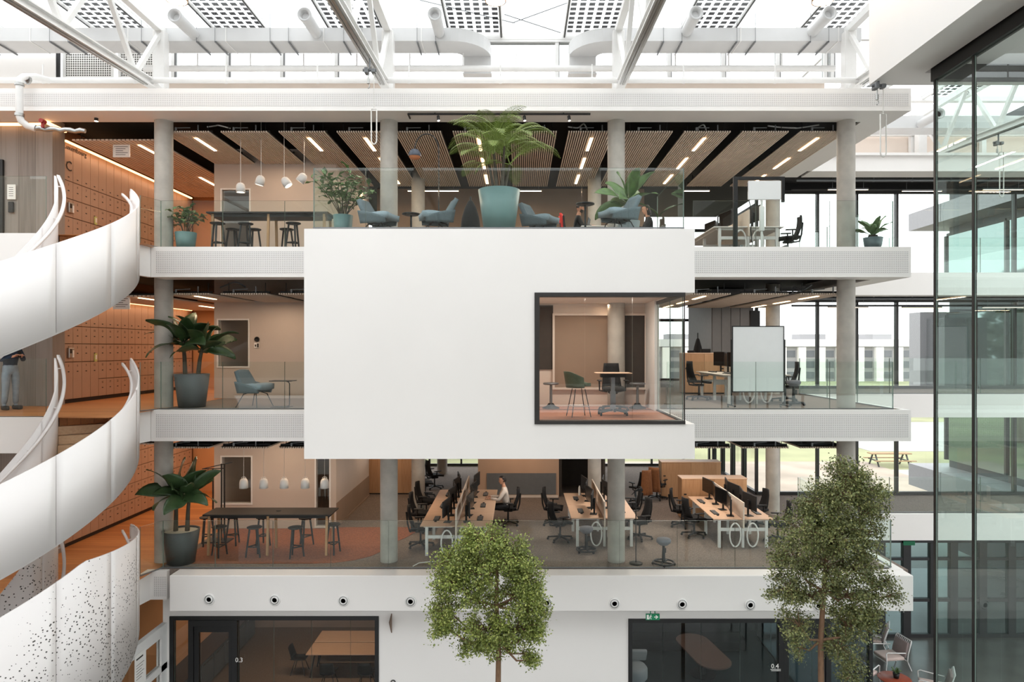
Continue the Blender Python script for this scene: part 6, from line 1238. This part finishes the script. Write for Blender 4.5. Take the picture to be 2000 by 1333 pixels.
# ================================================================ people
SKIN = mat('skin', (206, 154, 126), .6, var=.04); SKIN2 = mat('tanned_skin', (186, 132, 104), .6, var=.04); HAIRD = mat('dark_hair', (34, 27, 24), .6, var=.2); SHIRTW = mat('white_shirt', (226, 214, 204), .85, var=.03); TROUD = mat('dark_trousers', (30, 30, 34), .9); JEANS = mat('pale_jeans', (138, 150, 162), .9, var=.15, scale=8); NAVY = mat('navy_jumper', (36, 52, 72), .9, var=.1); BLKTOP = mat('black_top', (26, 26, 28), .9); SHOE = mat('dark_leather_shoe', (34, 28, 26), .5); EYEM = mat('eye_dark', (30, 24, 22), .3); LIP = mat('lips', (170, 104, 92), .5)
def head_parts(t, c, yaw, skin, hair_style, pitch=0, s=1.0):
    # head with face: local +Y is where the face looks
    Mh = Matrix.Translation(Vector(c)) @ Matrix.Rotation(yaw, 4, 'Z') @ Matrix.Rotation(pitch, 4, 'X') @ Matrix.Scale(s, 4)
    prof = [(-.115, .03, .055, .01), (-.1, .052, .064, .02), (-.07, .062, .076, .016), (-.03, .068, .088, .008), (.01, .073, .096, .0), (.05, .075, .098, -.004), (.085, .064, .085, -.006), (.108, .042, .055, -.006), (.118, .012, .016, -.006)]
    rings = []
    for z, rx, ry, oy in prof:
        row = []
        for k in range(20):
            a = 2 * pi * k / 20; x, y = rx * cos(a), ry * sin(a) + oy
            if y > 0 and abs(x) < .03: y += {-.03: .012, .01: .004}.get(z, 0) * (1 - abs(x) / .03)
            row.append((x, y, z))
        rings.append(row)
    m = MB(); m.M = Mh; m.ring(rings); m.add([(-.012, .088, -.03), (.012, .088, -.03), (.006, .094, .022), (-.006, .094, .022), (0, .118, -.026)], [(0, 1, 4), (1, 2, 4), (2, 3, 4), (3, 0, 4)], 0, True)
    for q in (-1, 1): m.tube([(q * .07, -.01, -.035), (q * .08, -.016, .0), (q * .077, -.012, .022)], [.008, .014, .008], 8)
    h = obj('head', m, skin, t)
    for q in (-1, 1):
        m = MB(); m.M = Mh; m.lathe([(.001, -.008), (.008, -.003), (.008, .003), (.001, .008)], 10, (q * .029, .086, .012)); obj('eye', m, EYEM, h)
        m = MB(); m.M = Mh; m.tube([(q * .015, .093, .03), (q * .03, .094, .034), (q * .045, .084, .03)], .004, 5); obj('eyebrow', m, HAIRD, h)
    m = MB(); m.M = Mh; m.tube([(-.022, .09, -.06), (0, .097, -.058), (.022, .09, -.06)], [.003, .005, .003], 6); obj('mouth', m, LIP, h)
    rings = []
    long = hair_style == 'long'
    for z, rx, ry, oy in ([(-.16, .075, .07, -.04), (-.1, .085, .08, -.03)] if long else []) + [(-.05, .071, .086, -.02), (-.01, .077, .094, -.014), (.03, .08, .1, -.01), (.06, .081, .103, -.006), (.09, .07, .094, -.004), (.115, .048, .064, -.004), (.126, .014, .018, -.004)]:
        row = []
        for k in range(20):
            a = 2 * pi * k / 20; x, y = rx * cos(a), ry * sin(a) + oy
            if z < .065: y = min(y, -.005 if not long else .01)
            row.append((x, y, z))
        rings.append(row)
    if hair_style != 'bald': m = MB(); m.M = Mh; m.ring(rings); obj('hair', m, HAIRD, t)
    if hair_style == 'bald':
        m = MB(); m.M = Mh; rb = []
        for z, rx, ry in ((-.118, .034, .062), (-.1, .056, .07), (-.07, .066, .08), (-.045, .07, .086)): rb.append([(rx * cos(a), ry * sin(a) + .016, z) for a in [pi * k / 12 for k in range(13)]] + [(rx * .9 * cos(a), ry * .9 * sin(a) + .01, z) for a in [pi * k / 12 for k in range(12, -1, -1)]])
        m.ring(rb); obj('beard', m, HAIRD, t)
        m = MB(); m.M = Mh; rb = []
        for z, rx, ry in ((-.02, .073, .09), (.03, .079, .1), (.06, .078, .1)): rb.append([(rx * cos(a), ry * sin(a) - .006, z) for a in [pi + pi * k / 12 for k in range(13)]] + [(rx * .95 * cos(a), ry * .95 * sin(a) - .006, z) for a in [pi + pi * k / 12 for k in range(12, -1, -1)]])
        m.ring(rb); obj('cropped_hair', m, HAIRD, t)
    return h
def hand(J, E, wrist, d, up, pre, s=1.0, curl=.5):
    # palm and five bent fingers added to a skeleton; d = direction of the fingers, up = back of the hand
    d, up = Vector(d).normalized(), Vector(up).normalized(); side = d.cross(up).normalized(); w = Vector(wrist); pk = pre + 'palm'; pc = w + d * .05 * s; J[pk] = (*pc, (.036 * s, .016 * s)); E.append((pre + 'wrist', pk))
    for i, (o, L) in enumerate(((-.03, .062), (-.01, .074), (.01, .07), (.029, .056))):
        a = w + d * .09 * s + side * o * s; b = a + (d - up * curl * .6).normalized() * L * .5 * s; c = b + (d - up * curl * 1.6).normalized() * L * .5 * s
        for n, (q, r) in enumerate(((a, .0095), (b, .0085), (c, .007))): J[f'{pre}f{i}{n}'] = (*q, r * s)
        E += [(pk, f'{pre}f{i}0'), (f'{pre}f{i}0', f'{pre}f{i}1'), (f'{pre}f{i}1', f'{pre}f{i}2')]
    a = w + d * .03 * s - side * .032 * s - up * .005; b = a + (d * .6 - side * .7 - up * .3).normalized() * .032 * s; c = b + (d - up * .4).normalized() * .028 * s
    for n, (q, r) in enumerate(((a, .012), (b, .0105), (c, .0085))): J[f'{pre}t{n}'] = (*q, r * s)
    E += [(pk, f'{pre}t0'), (f'{pre}t0', f'{pre}t1'), (f'{pre}t1', f'{pre}t2')]
def person(label, loc, rz, pose, skin, top, legs, hair, yaw=0, pitch=0, phone=False):
    # local +Y is forward; pose: 'sit', 'type' or 'stand'
    t = thing('person', label, 'person', loc, rz); sit = pose != 'stand'; hip = .53 if sit else .92; lean = .06 if pose == 'type' else .02
    J = {'pelvis': (0, 0, hip, (.15, .11)), 'waist': (0, lean * .3, hip + .17, (.135, .1)), 'chest': (0, lean, hip + .36, (.16, .115)), 'neckb': (0, lean + .01, hip + .51, (.075, .065)), 'neck': (0, lean + .03, hip + .59, .05), 'skull': (0, lean + .045, hip + .68, .055)}
    E = [('pelvis', 'waist'), ('waist', 'chest'), ('chest', 'neckb'), ('neckb', 'neck'), ('neck', 'skull')]; T, TE, Lg, LE = dict(), [], dict(), []
    for s, n in ((-1, 'l'), (1, 'r')):
        sh = (s * .175, lean, hip + .46)
        if pose == 'type': el, wr = (s * .23, lean + .16, hip + .21), (s * .13, lean + .41, hip + .245)
        elif pose == 'sit': el, wr = (s * .24, lean + .12, hip + .2), (s * .12, lean + .36, hip + .26)
        else: el, wr = (s * .25, lean + .04, hip + .2), (s * .07, lean + .26, hip + .3)
        J[n + 'sh'] = (*sh, .062); J[n + 'el'] = (*el, .045); J[n + 'wrist'] = (*wr, (.03, .024)); E += [('chest', n + 'sh'), (n + 'sh', n + 'el'), (n + 'el', n + 'wrist')]
        d = Vector(wr) - Vector(el); hand(J, E, wr, (d.x * .5, d.y, d.z * .3 + (0 if pose != 'stand' else .1)), (0, -.2, 1), n, curl=.7 if pose != 'stand' else 1.0)
        if sit: kn, an, to = (s * .13, .43, hip - .02), (s * .13, .44 if pose == 'type' else .36, .09), (s * .14, .6 if pose == 'type' else .5, .035)
        else: kn, an, to = (s * .105, .02, .49), (s * .12, -.02, .085), (s * .14, .16, .035)
        J[n + 'hip'] = (s * .095, .02, hip - .03, .095); J[n + 'kn'] = (*kn, .06); J[n + 'an'] = (*an, .042); J[n + 'to'] = (*to, (.042, .03)); E += [('pelvis', n + 'hip'), (n + 'hip', n + 'kn'), (n + 'kn', n + 'an'), (n + 'an', n + 'to')]
        T[n + 'sh'] = (*sh, .074); T[n + 'el'] = (*el, .056); w2 = Vector(el).lerp(Vector(wr), .9); T[n + 'w'] = (*w2, .041); TE += [('chest', n + 'sh'), (n + 'sh', n + 'el'), (n + 'el', n + 'w')]
        a2 = Vector(kn).lerp(Vector(an), .93); Lg[n + 'hip'] = (s * .095, .02, hip - .03, .108); Lg[n + 'kn'] = (*kn, .074); Lg[n + 'an'] = (*a2, .06); LE += [('p', n + 'hip'), (n + 'hip', n + 'kn'), (n + 'kn', n + 'an')]
        m = MB(); f = (Vector(to) - Vector(an)); f.z = 0; f.normalize(); b = Vector((an[0], an[1], 0)); m.M = Matrix.Translation(b) @ Matrix.Rotation(atan2(f.y, f.x) - pi / 2, 4, 'Z'); m.bbox(-.045, .045, -.075, .2, .0, .1 if not sit else .09, .03, seg=2); obj('shoe', m, SHOE, t)
    b = skinned('body', J, E, skin, t, 'pelvis'); b.data.materials.append(top); b.data.materials.append(legs); wy = J['lwrist'][1] - .012
    for p in b.data.polygons:      # the body under the clothes takes their cloth, so that only hands and neck stay bare
        z, y = p.center.z, p.center.y
        p.material_index = 2 if z < hip + .09 else 1 if z < hip + .55 and y < wy else 0
    T.update({'p': (0, 0, hip - .0, (.165, .125)), 'waist': (0, lean * .3, hip + .17, (.155, .12)), 'chest': (0, lean, hip + .36, (.176, .132)), 'nb': (0, lean + .005, hip + .52, (.08, .07))}); TE += [('p', 'waist'), ('waist', 'chest'), ('chest', 'nb')]; skinned('top', T, TE, top, t, 'p')
    Lg.update({'p': (0, 0, hip + .03, (.16, .12)), 'q': (0, 0, hip + .1, (.15, .115))}); LE += [('q', 'p')]; skinned('trousers', Lg, LE, legs, t, 'p')
    head_parts(t, (0, lean + .06, hip + .74), yaw, skin, hair, pitch)
    if phone: m = MB(); m.bbox(-.038, .038, .36, .37, hip + .27, hip + .42, .004); obj('phone', m, BLACK, t)
    return t
person('man in a white shirt and dark trousers typing at the left desk bench', (-.36, 19.62, ZA + .01), pi / 2, 'type', SKIN, SHIRTW, TROUD, 'short', 0, -.15)
person('bearded man in a black top seated at the table on the top gallery', (PX(1127, 17.4), 17.4, ZC + .01), -pi / 2, 'sit', SKIN2, BLKTOP, TROUD, 'bald', 0, -.2)
person('dark-haired woman in a black top seated opposite the bearded man', (PX(1268, 17.6), 17.6, ZC + .01), pi / 2, 'sit', SKIN, BLKTOP, TROUD, 'long', 0, -.25)
person('person in navy jumper and pale jeans holding a phone at far left, middle gallery', (PX(20, 15.6), 15.6, ZB + .01), -pi / 2 - .45, 'stand', SKIN, NAVY, JEANS, 'short', 0, -.3, True)

# added area lights without fixtures: fill for the deep galleries and white box
for z in (ZA, ZB, ZC):
    zt = SLATZ[z] - .05
    for x in ((-6.5, -3.2, .2, 2.6) if z != ZB else (-6.5,)): area('office_fill', (x, 17.9 if x < -6 else 18.6, zt), 1.2 if x < -6 else .1, 1.6, 20 if x < -6 else 34, WARM if x < -1 else NEUT)
    for x in (5.5,): area('office_fill', (x, 18.6, zt), .1, 2.2, 30, NEUT)
    for x in (-4.5, 0, 4.5): area('office_fill', (x, 22.4, zt), 1.2, .1, 22, WARM if x < 3 else NEUT)
    area('meeting_room_fill', (-6.9, 21.2, zt - .05), 1.2, .3, 5, WARM)
area('box_room_fill', (1.5, 14.8, wz1), 1.4, .2, 60, NEUT)  # unseen fill added to brighten the room in the white box
area('box_room_warm_fill', (2.2, 16.2, wz1 - .02), .3, .1, 6, WARM)
dups = [k for k, v in LABELS.items() if len(v) > 1]
if dups: print('DUPLICATE LABELS', dups)
